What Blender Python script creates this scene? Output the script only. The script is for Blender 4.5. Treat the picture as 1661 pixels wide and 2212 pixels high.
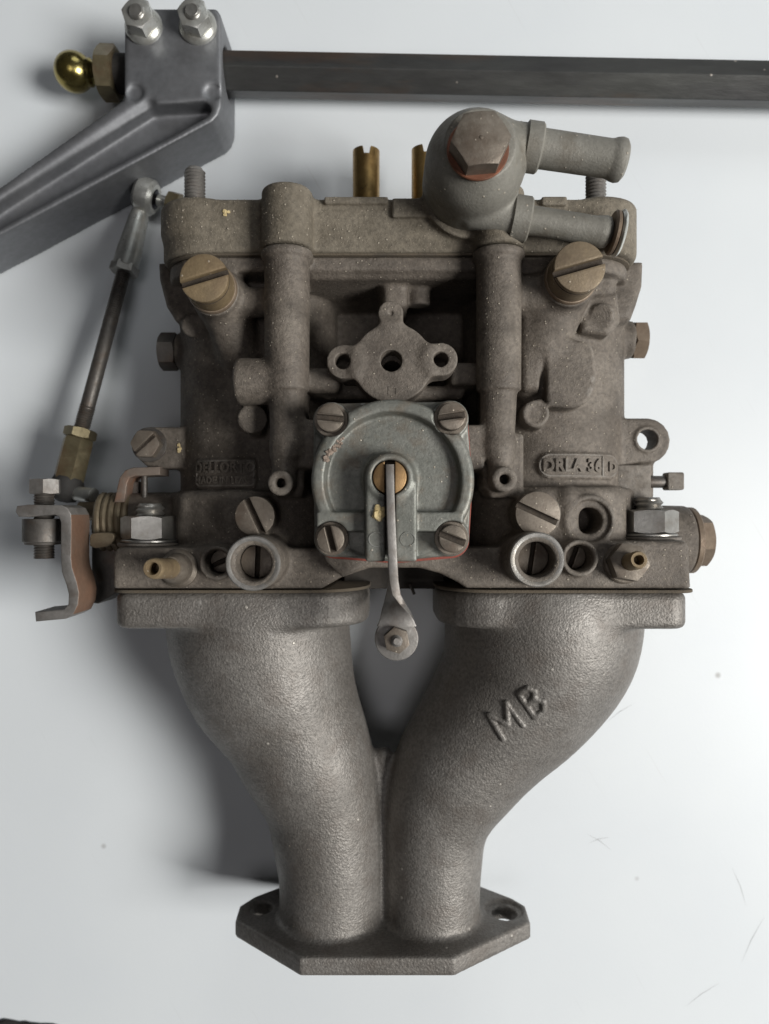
import bpy, bmesh, math, random
import numpy as np
from mathutils import Vector, Matrix, noise
from mathutils.bvhtree import BVHTree

random.seed(7); rng = np.random.default_rng(7)
sc = bpy.context.scene
for o in list(bpy.data.objects): bpy.data.objects.remove(o)
C = sc.collection

# ------------------------------------------------------------------ camera, world, light
H = 282.0          # camera height above the table, mm
F = 1600.0         # focal length in units of a 1661 px wide frame
CX, CY = 830.5, 1106.0
T = 16.0           # modelling height of the table plane; everything is set down by T so the table lies at 0
cam = bpy.data.cameras.new('camera'); camo = bpy.data.objects.new('camera', cam); C.objects.link(camo)
camo.location = (0, 0, (H - T) / 1000); camo.rotation_euler = (0, 0, 0)
cam.sensor_fit = 'HORIZONTAL'; cam.sensor_width = 36; cam.lens = 36 * F / 1661
cam.clip_start = 0.01; cam.clip_end = 20
cam.dof.use_dof = True; cam.dof.focus_distance = 0.202; cam.dof.aperture_fstop = cam.lens / 2.0
sc.camera = camo
w = bpy.data.worlds.new('World'); sc.world = w; w.use_nodes = True
w.node_tree.nodes['Background'].inputs[0].default_value = (1.0, 0.97, 0.97, 1)
w.node_tree.nodes['Background'].inputs[1].default_value = 0.015
def area_lamp(name, loc, target, sx, sy, power, col):
    l = bpy.data.lights.new(name, 'AREA'); l.shape = 'RECTANGLE'; l.size = sx; l.size_y = sy
    l.energy = power; l.color = col
    o = bpy.data.objects.new(name, l); C.objects.link(o); o.location = loc
    d = Vector(target) - Vector(loc); o.rotation_euler = d.to_track_quat('-Z', 'Y').to_euler()
    return o
area_lamp('window_light', (1.12, -0.24, 1.09), (0, 0, 0), 0.62, 0.58, 32.5, (1.0, 0.985, 0.95))
area_lamp('second_window_light', (0.35, 0.95, 0.75), (0, 0, 0), 0.55, 0.45, 1.6, (0.93, 0.98, 1.0))
area_lamp('overhead_fill', (-0.05, -0.18, 1.5), (0, 0, 0), 0.45, 0.45, 1.5, (1.0, 0.96, 0.97))  # added overhead fill that lifts the gap between the runners, no known lamp
sc.render.engine = 'CYCLES'
sc.view_settings.view_transform = 'Standard'; sc.view_settings.look = 'None'
sc.view_settings.exposure = 0; sc.view_settings.gamma = 1
sc.render.resolution_x = 769; sc.render.resolution_y = 1024

# ------------------------------------------------------------------ layout helpers (all in mm)
def P(x, y, z):
    s = (H - z) / F
    return np.array(((x - CX) * s, (CY - y) * s, z))
def LN(n, z): return n * (H - z) / F
def XY(pts, z): return [tuple(P(x, y, z)[:2]) for x, y in pts]
def circ(cx, cy, r, n=32, a0=0): return [(cx + r * math.cos(a0 + 2 * math.pi * i / n), cy + r * math.sin(a0 + 2 * math.pi * i / n)) for i in range(n)]
def rrect(x0, y0, x1, y1, r, n=5):
    if not isinstance(r, (list, tuple)): r = [r] * 4
    out = []
    for (cx, cy, a, rr) in ((x1 - r[0], y1 - r[0], 0, r[0]), (x0 + r[1], y1 - r[1], 90, r[1]), (x0 + r[2], y0 + r[2], 180, r[2]), (x1 - r[3], y0 + r[3], 270, r[3])):
        for i in range(n + 1):
            t = math.radians(a + 90 * i / n); out.append((cx + rr * math.cos(t), cy + rr * math.sin(t)))
    return out
def smooth_poly(pts, it=2):
    for _ in range(it):
        q = []
        for i in range(len(pts)):
            a, b = pts[i], pts[(i + 1) % len(pts)]
            q += [(a[0] * .75 + b[0] * .25, a[1] * .75 + b[1] * .25), (a[0] * .25 + b[0] * .75, a[1] * .25 + b[1] * .75)]
        pts = q
    return pts

# ------------------------------------------------------------------ materials
MAT = {}
def nd(t, k, **kw):
    n = t.nodes.new(k)
    for a, b in kw.items():
        if a.startswith('i_'):
            n.inputs[a[2:].replace('_', ' ')].default_value = b
        else: setattr(n, a, b)
    return n
def ramp(t, stops):
    r = t.nodes.new('ShaderNodeValToRGB')
    while len(r.color_ramp.elements) < len(stops): r.color_ramp.elements.new(.5)
    for e, (p, c) in zip(r.color_ramp.elements, stops):
        e.position = p; e.color = (c[0], c[1], c[2], 1) if isinstance(c, (tuple, list)) else (c, c, c, 1)
    return r
def mixc(t, fac, a, b, mode='MIX'):
    m = t.nodes.new('ShaderNodeMix'); m.data_type = 'RGBA'; m.blend_type = mode
    for s, v in ((m.inputs[0], fac), (m.inputs[6], a), (m.inputs[7], b)):
        if hasattr(v, 'is_linked'): t.links.new(v, s)
        elif isinstance(v, (int, float)): s.default_value = v
        else: s.default_value = (*v, 1)
    return m.outputs[2]
def material(name, base, alt, stain=None, metal=0.0, rough=0.6, rough2=None, patch=60, grain=900, bump=0.15, grain2=None,
             dust=None, dust_amt=0.0, dust_scale=700, stain_amt=0.5, stain_scale=120, stretch=None, edge=None, pits=0.0, mottle=.10):
    m = bpy.data.materials.new(name); m.use_nodes = True; t = m.node_tree; t.nodes.clear()
    out = nd(t, 'ShaderNodeOutputMaterial'); b = nd(t, 'ShaderNodeBsdfPrincipled'); t.links.new(b.outputs[0], out.inputs[0])
    tc = nd(t, 'ShaderNodeTexCoord'); vec = tc.outputs['Object']
    if stretch:
        mp = nd(t, 'ShaderNodeMapping'); mp.inputs['Scale'].default_value = stretch; t.links.new(vec, mp.inputs[0]); vecs = mp.outputs[0]
    else: vecs = vec
    def noi(scale, detail=4, rgh=.6, v=vecs):
        n = nd(t, 'ShaderNodeTexNoise', i_Scale=scale, i_Detail=detail, i_Roughness=rgh); t.links.new(v, n.inputs['Vector']); return n.outputs['Fac']
    r1 = ramp(t, [(.32, 0), (.68, 1)]); t.links.new(noi(patch), r1.inputs[0])
    col = mixc(t, r1.outputs[0], base, alt)
    # fine mottling of the surface itself
    fm = ramp(t, [(.28, 1 - mottle), (.72, 1 + mottle)]); t.links.new(noi(grain * .5, 3), fm.inputs[0])
    col = mixc(t, 1.0, col, fm.outputs[0], 'MULTIPLY')
    fac_d = None
    if stain:
        r2 = ramp(t, [(.50, 0), (.68, 1)]); t.links.new(noi(stain_scale, 6, .65), r2.inputs[0])
        mm = nd(t, 'ShaderNodeMath', operation='MULTIPLY'); mm.inputs[1].default_value = stain_amt; t.links.new(r2.outputs[0], mm.inputs[0])
        col = mixc(t, mm.outputs[0], col, stain)
    if edge:   # rubbed convex edges
        ge = nd(t, 'ShaderNodeNewGeometry'); re_ = ramp(t, [(.525, 0), (.60, 1)]); t.links.new(ge.outputs['Pointiness'], re_.inputs[0])
        rn = ramp(t, [(.35, 0), (.65, .7)]); t.links.new(noi(220, 5), rn.inputs[0])
        mm = nd(t, 'ShaderNodeMath', operation='MULTIPLY'); t.links.new(re_.outputs[0], mm.inputs[0]); t.links.new(rn.outputs[0], mm.inputs[1])
        col = mixc(t, mm.outputs[0], col, edge)
    hgt = noi(grain, 5, .62)
    if dust:
        vo = nd(t, 'ShaderNodeTexVoronoi', i_Scale=dust_scale, i_Randomness=1.0); t.links.new(vec, vo.inputs['Vector'])
        rd = ramp(t, [(.10, 1), (.20, 0)]); t.links.new(vo.outputs['Distance'], rd.inputs[0])
        # only some cells carry a speck
        sep = nd(t, 'ShaderNodeSeparateColor'); t.links.new(vo.outputs['Color'], sep.inputs[0])
        th = nd(t, 'ShaderNodeMath', operation='LESS_THAN'); th.inputs[1].default_value = dust_amt; t.links.new(sep.outputs[0], th.inputs[0])
        mu = nd(t, 'ShaderNodeMath', operation='MULTIPLY'); t.links.new(rd.outputs[0], mu.inputs[0]); t.links.new(th.outputs[0], mu.inputs[1])
        mu2 = nd(t, 'ShaderNodeMath', operation='MULTIPLY'); mu2.inputs[1].default_value = .75; t.links.new(mu.outputs[0], mu2.inputs[0])
        col = mixc(t, mu2.outputs[0], col, dust)
        fac_d = mu.outputs[0]
        ad = nd(t, 'ShaderNodeMath', operation='MULTIPLY_ADD'); ad.inputs[1].default_value = .8; t.links.new(mu.outputs[0], ad.inputs[0]); t.links.new(hgt, ad.inputs[2]); hgt = ad.outputs[0]
    if pits:
        vp = nd(t, 'ShaderNodeTexVoronoi', i_Scale=pits, i_Randomness=1.0); vp.feature = 'SMOOTH_F1'; t.links.new(vec, vp.inputs['Vector'])
        ad = nd(t, 'ShaderNodeMath', operation='MULTIPLY_ADD'); ad.inputs[1].default_value = 1.1; t.links.new(vp.outputs['Distance'], ad.inputs[0]); t.links.new(hgt, ad.inputs[2]); hgt = ad.outputs[0]
    t.links.new(col, b.inputs['Base Color'])
    rr = ramp(t, [(.3, max(rough - .10, .03)), (.7, min((rough2 or rough) + .08, 1))]); t.links.new(noi(patch * 2.3, 5), rr.inputs[0])
    t.links.new(rr.outputs[0], b.inputs['Roughness'])
    b.inputs['Metallic'].default_value = metal
    bp = nd(t, 'ShaderNodeBump', i_Strength=1.0, i_Distance=bump / 1000); t.links.new(hgt, bp.inputs['Height']); t.links.new(bp.outputs[0], b.inputs['Normal'])
    MAT[name] = m; return m

DUST = (.42, .37, .30)
material('dusty_cast_body', (.100, .083, .068), (.172, .148, .123), stain=(.058, .047, .037), stain_amt=.65, stain_scale=85, rough=.66, metal=.12, patch=55, grain=1500, bump=.24, edge=(.27, .25, .225), mottle=.30, dust=DUST, dust_amt=.30, dust_scale=620)
material('dusty_cast_cover', (.126, .107, .080), (.190, .165, .128), stain=(.10, .083, .06), stain_amt=.5, rough=.76, metal=.08, patch=50, grain=1400, bump=.26, edge=(.28, .255, .22), mottle=.30, dust=DUST, dust_amt=.40, dust_scale=560)
material('sand_cast_manifold', (.140, .128, .115), (.222, .209, .194), stain=(.125, .105, .09), stain_amt=.5, rough=.52, metal=.38, patch=32, grain=2000, bump=.115, edge=(.36, .345, .325), mottle=.30, dust=(.5, .47, .42), dust_amt=.03, dust_scale=380, pits=1700)
material('zinc_casting', (.138, .142, .125), (.200, .200, .180), stain=(.14, .10, .065), stain_amt=.55, rough=.50, metal=.35, patch=90, grain=1600, bump=.10, edge=(.36, .36, .34), mottle=.2, dust=DUST, dust_amt=.22, dust_scale=620)
material('dusty_zinc', (.178, .170, .146), (.245, .235, .208), stain=(.12, .098, .07), stain_amt=.6, stain_scale=90, rough=.62, metal=.2, patch=70, grain=1600, bump=.14, dust=DUST, dust_amt=.3, dust_scale=560)
material('machined_zinc', (.20, .192, .178), (.29, .28, .265), stain=(.20, .16, .11), stain_amt=.5, rough=.42, metal=.6, patch=200, grain=2400, bump=.06)
material('bronze', (.24, .145, .065), (.30, .19, .09), stain=(.12, .075, .04), stain_amt=.6, rough=.5, metal=.7, patch=160, grain=2000, bump=.06)
material('brass', (.38, .24, .09), (.47, .32, .13), stain=(.20, .12, .05), stain_amt=.5, rough=.36, metal=.85, patch=160, grain=2000, bump=.04)
material('dusty_brass', (.185, .138, .082), (.27, .20, .115), stain=(.15, .10, .06), stain_amt=.6, rough=.60, metal=.35, patch=160, grain=1800, bump=.10, dust=DUST, dust_amt=.32, dust_scale=560)
material('dull_bronze_screw', (.140, .117, .094), (.215, .185, .152), stain=(.10, .07, .05), stain_amt=.6, rough=.52, metal=.5, patch=200, grain=1800, bump=.07, dust=DUST, dust_amt=.25, dust_scale=700)
material('steel', (.30, .29, .27), (.42, .41, .385), stain=(.17, .14, .11), stain_amt=.5, rough=.40, metal=.85, patch=150, grain=1600, bump=.05)
material('bright_plated_steel', (.46, .465, .44), (.56, .56, .53), stain=(.27, .24, .18), stain_amt=.45, rough=.34, metal=.68, patch=120, grain=1500, bump=.04)
material('dark_steel', (.085, .078, .072), (.14, .128, .115), stain=(.11, .07, .045), stain_amt=.6, rough=.50, metal=.6, patch=140, grain=1500, bump=.08)
material('rusty_steel', (.17, .135, .11), (.22, .18, .15), stain=(.235, .105, .055), stain_amt=.9, stain_scale=70, rough=.58, metal=.35, patch=80, grain=1500, bump=.08)
material('brown_nut', (.165, .122, .088), (.23, .178, .13), stain=(.12, .075, .045), stain_amt=.6, rough=.55, metal=.4, patch=150, grain=1400, bump=.1)
material('yellow_plated', (.19, .158, .092), (.26, .222, .14), stain=(.16, .09, .05), stain_amt=.7, stain_scale=90, rough=.38, metal=.75, patch=110, grain=1500, bump=.05)
material('gold_plated', (.40, .32, .10), (.30, .25, .10), stain=(.09, .075, .04), stain_amt=.75, stain_scale=140, rough=.24, metal=.95, patch=150, grain=1500, bump=.03)
material('table_scratch', (.36, .37, .38), (.42, .43, .44), rough=.7, patch=150, grain=900, bump=.01)
material('browned_brass', (.155, .118, .080), (.215, .165, .105), stain=(.12, .085, .055), stain_amt=.6, rough=.6, metal=.35, patch=160, grain=1800, bump=.10, dust=DUST, dust_amt=.32, dust_scale=560)
material('copper_washer', (.24, .095, .055), (.18, .085, .055), stain=(.16, .10, .07), rough=.45, metal=.5, patch=200, grain=1500, bump=.06)
material('red_gasket', (.27, .055, .035), (.20, .045, .03), stain=(.10, .05, .035), rough=.7, patch=150, grain=1500, bump=.1)
material('paper_gasket', (.11, .088, .062), (.085, .069, .05), stain=(.06, .05, .04), rough=.9, patch=120, grain=2200, bump=.25)
material('black_gasket', (.018, .017, .016), (.028, .026, .024), rough=.8, patch=120, grain=1500, bump=.1)
material('milled_aluminium', (.205, .21, .222), (.255, .26, .272), stain=(.20, .20, .207), stain_amt=.4, stain_scale=30, rough=.54, metal=.78, patch=30, grain=900, bump=.02, stretch=(1.0, 1.0, 1.0))
material('black_oxide_bar', (.045, .044, .046), (.075, .076, .072), stain=(.13, .075, .045), stain_amt=.55, stain_scale=40, rough=.42, metal=.45, patch=60, grain=1100, bump=.07, stretch=(.25, 1, 1), dust=(.4, .36, .32), dust_amt=.06, dust_scale=330)
material('dark_ball', (.035, .035, .04), (.06, .06, .065), rough=.14, metal=.9, patch=150, grain=1500, bump=.01)
material('arch_shade', (.03, .026, .022), (.05, .042, .035), rough=.8, patch=150, grain=1500, bump=.1)  # near-black colour standing in for the shade under the arch
material('slot_grime_shade', (.035, .027, .02), (.06, .046, .034), rough=.9, patch=400, grain=1800, bump=.2)  # grime and slot shade together in one dark colour
material('dry_husk', (.52, .40, .19), (.62, .50, .28), stain=(.3, .2, .09), rough=.8, patch=500, grain=1800, bump=.2)
material('dirt', (.19, .145, .115), (.28, .22, .18), stain=(.11, .08, .06), rough=.95, patch=700, grain=1800, bump=.3)
material('worn_steel', (.20, .19, .178), (.29, .275, .26), stain=(.13, .10, .08), stain_amt=.6, rough=.56, metal=.65, patch=150, grain=1600, bump=.07)
material('dull_plated', (.165, .132, .085), (.225, .185, .125), stain=(.12, .08, .05), stain_amt=.6, rough=.55, metal=.5, patch=110, grain=1500, bump=.07)
material('orange_rust', (.180, .100, .064), (.150, .096, .066), stain=(.15, .115, .09), stain_amt=.7, stain_scale=60, rough=.7, metal=.15, patch=70, grain=1500, bump=.08)
material('dust_grain', (.27, .235, .185), (.36, .315, .25), rough=.95, patch=300, grain=1800, bump=.1)
material('black_cloth', (.02, .018, .017), (.035, .03, .028), rough=.95, patch=300, grain=900, bump=.3)

# table: white laminate with faint scuffs and specks
m = bpy.data.materials.new('white_laminate'); m.use_nodes = True; t = m.node_tree; b = t.nodes['Principled BSDF']
tc = nd(t, 'ShaderNodeTexCoord'); n1 = nd(t, 'ShaderNodeTexNoise', i_Scale=14, i_Detail=4); t.links.new(tc.outputs['Object'], n1.inputs['Vector'])
r = ramp(t, [(.3, (.675, .71, .74)), (.7, (.715, .748, .77))]); t.links.new(n1.outputs['Fac'], r.inputs[0])
vo = nd(t, 'ShaderNodeTexVoronoi', i_Scale=36, i_Randomness=1.0); t.links.new(tc.outputs['Object'], vo.inputs['Vector'])
rs = ramp(t, [(.015, 1), (.05, 0)]); t.links.new(vo.outputs['Distance'], rs.inputs[0])
sp = nd(t, 'ShaderNodeSeparateColor'); t.links.new(vo.outputs['Color'], sp.inputs[0])
th = nd(t, 'ShaderNodeMath', operation='LESS_THAN'); th.inputs[1].default_value = .42; t.links.new(sp.outputs[0], th.inputs[0])
mu = nd(t, 'ShaderNodeMath', operation='MULTIPLY'); t.links.new(rs.outputs[0], mu.inputs[0]); t.links.new(th.outputs[0], mu.inputs[1])
mu2 = nd(t, 'ShaderNodeMath', operation='MULTIPLY'); mu2.inputs[1].default_value = .6; t.links.new(mu.outputs[0], mu2.inputs[0])
col = mixc(t, mu2.outputs[0], r.outputs[0], (.22, .20, .18))
mq = nd(t, 'ShaderNodeMapping'); mq.inputs['Rotation'].default_value = (0, 0, 1.05); t.links.new(tc.outputs['Object'], mq.inputs[0])
mp = nd(t, 'ShaderNodeMapping'); mp.inputs['Scale'].default_value = (2.2, 90, 1); t.links.new(mq.outputs[0], mp.inputs[0])
n2 = nd(t, 'ShaderNodeTexNoise', i_Scale=9, i_Detail=3); t.links.new(mp.outputs[0], n2.inputs['Vector'])
r3 = ramp(t, [(.69, 0), (.74, .22)]); t.links.new(n2.outputs['Fac'], r3.inputs[0])
col = mixc(t, r3.outputs[0], col, (.5, .5, .5))
t.links.new(col, b.inputs['Base Color']); b.inputs['Roughness'].default_value = .42
n3 = nd(t, 'ShaderNodeTexNoise', i_Scale=900, i_Detail=3); t.links.new(tc.outputs['Object'], n3.inputs['Vector'])
bp = nd(t, 'ShaderNodeBump', i_Strength=1, i_Distance=.00002); t.links.new(n3.outputs['Fac'], bp.inputs['Height']); t.links.new(bp.outputs[0], b.inputs['Normal'])
MAT['white_laminate'] = m

# ------------------------------------------------------------------ objects
def link_mesh(name, me, mat, parent):
    o = bpy.data.objects.new(name, me); C.objects.link(o); me.materials.append(MAT[mat])
    if parent is not None:
        o.parent = parent
        if parent.type == 'EMPTY': o.location = -Vector(parent.location)
    return o
def thing(name, label, cat, loc=(0, 0, 0), group=None):
    o = bpy.data.objects.new(name, None); C.objects.link(o); o.empty_display_size = .01
    o.location = (loc[0] / 1000, loc[1] / 1000, 0); tag(o, label, cat, group); return o
def tag(o, label, cat, group=None):
    o['label'] = label; o['category'] = cat
    if group: o['group'] = group
    return o

def basis(axis, up=None):
    a = Vector(axis).normalized()
    u = Vector(up) if up is not None else (Vector((0, 0, 1)) if abs(a.z) < .9 else Vector((0, 1, 0)))
    x = u.cross(a)
    if x.length < 1e-6: x = Vector((1, 0, 0)).cross(a)
    x.normalize(); y = a.cross(x); return np.array(x), np.array(y), np.array(a)

class MB:
    def __init__(s): s.v = []; s.f = []; s.slots = []
    def grid(s, rings, close=True, cap0=True, cap1=True):
        """rings: list of lists of points; every ring has the same count"""
        b = len(s.v); n = len(rings[0])
        for r in rings: s.v += [tuple(p) for p in r]
        for i in range(len(rings) - 1):
            for j in range(n if close else n - 1):
                k = (j + 1) % n
                s.f.append((b + i * n + j, b + i * n + k, b + (i + 1) * n + k, b + (i + 1) * n + j))
        if cap0: s.f.append(tuple(b + j for j in reversed(range(n))))
        if cap1: s.f.append(tuple(b + (len(rings) - 1) * n + j for j in range(n)))
        return s
    def lathe(s, p0, axis, prof, seg=36, cap0=True, cap1=True):
        x, y, a = basis(axis); p0 = np.array(p0, float); rings = []
        for t, r in prof:
            r = max(r, 1e-3)
            rings.append([p0 + a * t + (x * math.cos(q) + y * math.sin(q)) * r for q in [2 * math.pi * i / seg for i in range(seg)]])
        return s.grid(rings, True, cap0, cap1)
    def cyl(s, p0, p1, r0, r1=None, ch=.25, seg=32):
        p0 = np.array(p0, float); p1 = np.array(p1, float); L = np.linalg.norm(p1 - p0); r1 = r0 if r1 is None else r1
        return s.lathe(p0, p1 - p0, [(0, r0 - ch), (ch * .3, r0 - ch * .3), (ch, r0), (L - ch, r1), (L - ch * .3, r1 - ch * .3), (L, r1 - ch)], seg)
    def ring(s, p0, axis, ri, ro, h, ch=.2, seg=36):
        return s.lathe(p0, axis, [(0, ri), (0, ro - ch), (ch, ro), (h - ch, ro), (h, ro - ch), (h, ri + ch), (h - ch, ri), (0, ri)], seg, False, False)
    def hexa(s, p0, axis, af, h, rot=0, top=True, bot=True, ri=None, up=None, slope=.5):
        x, y, a = basis(axis, up); p0 = np.array(p0, float); n = 60; R = []
        fr = af / 2
        for i in range(n):
            q = 2 * math.pi * i / n; k = (q + math.pi / 6) % (math.pi / 3) - math.pi / 6
            rh = fr / math.cos(k); c = (rh - fr * .985) * slope
            d = x * math.cos(q + rot) + y * math.sin(q + rot)
            R.append((d, rh, c))
        def rg(fn): return [p0 + a * fn(rh, c)[0] + d * fn(rh, c)[1] for d, rh, c in R]
        rings = []
        if ri: rings.append(rg(lambda rh, c: (0, ri)))
        rings += [rg(lambda rh, c: (0, min(rh, fr * .97) if bot else rh)), rg(lambda rh, c: (c if bot else 0, rh)),
                  rg(lambda rh, c: (h - (c if top else 0), rh)), rg(lambda rh, c: (h, min(rh, fr * .97) if top else rh))]
        if ri: rings += [rg(lambda rh, c: (h, ri)), rg(lambda rh, c: (0, ri))]
        return s.grid(rings, True, not ri, not ri)
    def thread(s, p0, axis, r, length, pitch=1.0, depth=None, seg=28, tip=True):
        x, y, a = basis(axis); p0 = np.array(p0, float); depth = depth or pitch * .5; rings = []; n = int(length / pitch * 4)
        for i in range(-4, n + 5):
            ring = []
            for j in range(seg):
                q = 2 * math.pi * j / seg; t = (i / 4 + j / seg) * pitch; ph = i % 4
                rr = r - depth * (1, .45, 0, .45)[ph]
                if t > length - .7 and tip: rr = min(rr, r - depth - (t - length + .7) * .5)
                t = min(max(t, 0), length)
                ring.append(p0 + a * t + (x * math.cos(q) + y * math.sin(q)) * rr)
            rings.append(ring)
        # the thread starts: helical shift closes over the seam by one pitch step
        b = len(s.v); m = len(rings)
        for rg in rings: s.v += [tuple(p) for p in rg]
        for i in range(m - 1):
            for j in range(seg):
                if j < seg - 1: s.f.append((b + i * seg + j, b + i * seg + j + 1, b + (i + 1) * seg + j + 1, b + (i + 1) * seg + j))
                elif i + 5 < m: s.f.append((b + i * seg + j, b + (i + 4) * seg, b + (i + 5) * seg, b + (i + 1) * seg + j))
        e = np.mean(rings[-1], axis=0); s.v.append(tuple(e)); c = len(s.v) - 1
        for j in range(seg): s.f.append((b + (m - 1) * seg + j, b + (m - 1) * seg + (j + 1) % seg, c))
        return s
    def tube(s, pts, rad, seg=14, cap=True):
        pts = [np.array(p, float) for p in pts]; n = len(pts)
        if not isinstance(rad, (list, tuple)): rad = [rad] * n
        T = [pts[min(i + 1, n - 1)] - pts[max(i - 1, 0)] for i in range(n)]
        x, y, a = basis(T[0]); rings = []
        for p, tt, r in zip(pts, T, rad):
            tt = tt / np.linalg.norm(tt); y = y - tt * np.dot(y, tt); y /= np.linalg.norm(y); x = np.cross(y, tt)
            rings.append([p + (x * math.cos(2 * math.pi * j / seg) + y * math.sin(2 * math.pi * j / seg)) * r for j in range(seg)])
        return s.grid(rings, True, cap, cap)
    def plate(s, loops, z0, z1, bev=.3, res=2, mat=None):
        """flat plate with holes: loops of xy (mm), first is the outline; mat maps local xyz to the place"""
        cu = bpy.data.curves.new('c', 'CURVE'); cu.dimensions = '2D'; cu.fill_mode = 'BOTH'
        hgt = (z1 - z0) / 2; bev = min(bev, hgt * .9)
        cu.extrude = hgt - bev; cu.bevel_depth = bev; cu.bevel_resolution = res; cu.offset = -bev
        for lp in loops:
            sp = cu.splines.new('POLY'); sp.points.add(len(lp) - 1); sp.use_cyclic_u = True
            for q, (px, py) in zip(sp.points, lp): q.co = (px, py, 0, 1)
        ob = bpy.data.objects.new('c', cu); C.objects.link(ob)
        me = bpy.data.meshes.new_from_object(ob.evaluated_get(bpy.context.evaluated_depsgraph_get()))
        b = len(s.v); zc = (z0 + z1) / 2
        for q in me.vertices:
            p = Vector((q.co.x, q.co.y, q.co.z + zc))
            if mat is not None: p = mat @ p
            s.v.append(tuple(p))
        for q in me.polygons: s.f.append(tuple(b + i for i in q.vertices))
        bpy.data.objects.remove(ob); bpy.data.curves.remove(cu); bpy.data.meshes.remove(me)
        return s
    def box(s, lo, hi, bev=.5):
        return s.plate([rrect(lo[0], lo[1], hi[0], hi[1], max(bev, .05), 3)], lo[2], hi[2], bev * .8)
    def slot_head(s, c, axis, r, h, sw, sd, ang, up=(0, 1, 0), ch=.3):
        """screw head with a cut slot: c is the centre of the underside"""
        x, y, a = basis(axis, up); c = np.array(c, float)
        M = Matrix(((x[0], y[0], a[0], c[0]), (x[1], y[1], a[1], c[1]), (x[2], y[2], a[2], c[2]), (0, 0, 0, 1))) @ Matrix.Rotation(ang, 4, 'Z')
        s.lathe(c, a, [(0, r), (h - sd, r)], 40); s.slots.append((c, a, h - sd, r))
        a0 = math.asin(sw / 2 / r)
        for sg in (1, -1):
            pts = [(r * math.cos(q), sg * r * math.sin(q)) for q in np.linspace(a0, math.pi - a0, 24)]
            if sg < 0: pts.reverse()
            s.plate([pts], h - sd - .05, h, ch, 1, M)
        return s
    def blob(s, c, r, seed=0, sub=2, amp=.35, sq=(1, 1, 1)):
        bm = bmesh.new(); bmesh.ops.create_icosphere(bm, subdivisions=sub, radius=1); b = len(s.v)
        for v in bm.verts:
            k = 1 + amp * noise.noise(v.co * 1.7 + Vector((seed * 3.1, seed * 1.7, seed)))
            s.v.append(tuple(np.array(c) + np.array(v.co) * r * k * np.array(sq)))
        for f in bm.faces: s.f.append(tuple(b + v.index for v in f.verts))
        bm.free(); return s
    def mesh(s, name, ang=35):
        me = bpy.data.meshes.new(name); me.from_pydata([(x * .001, y * .001, (z - T) * .001) for x, y, z in s.v], [], s.f)
        bm = bmesh.new(); bm.from_mesh(me); bmesh.ops.remove_doubles(bm, verts=bm.verts, dist=1e-7)
        bmesh.ops.recalc_face_normals(bm, faces=bm.faces); bm.to_mesh(me); bm.free()
        me.polygons.foreach_set('use_smooth', [True] * len(me.polygons)); me.set_sharp_from_angle(angle=math.radians(ang)); me.update()
        return me
    def build(s, name, mat, parent=None, ang=35):
        o = link_mesh(name, s.mesh(name, ang), mat, parent)
        for c, a, t, r in s.slots:      # slot floors painted dark: packed grime plus the shade missing there
            o.data.materials.append(MAT['slot_grime_shade'])
            for p in o.data.polygons:
                q = np.array(p.center) * 1000 + np.array((0, 0, T)) - c
                if abs(q @ a - t) < .03 and np.linalg.norm(q) < r + t and abs(np.array(p.normal) @ a) > .9: p.material_index = 1
        return o

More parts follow.
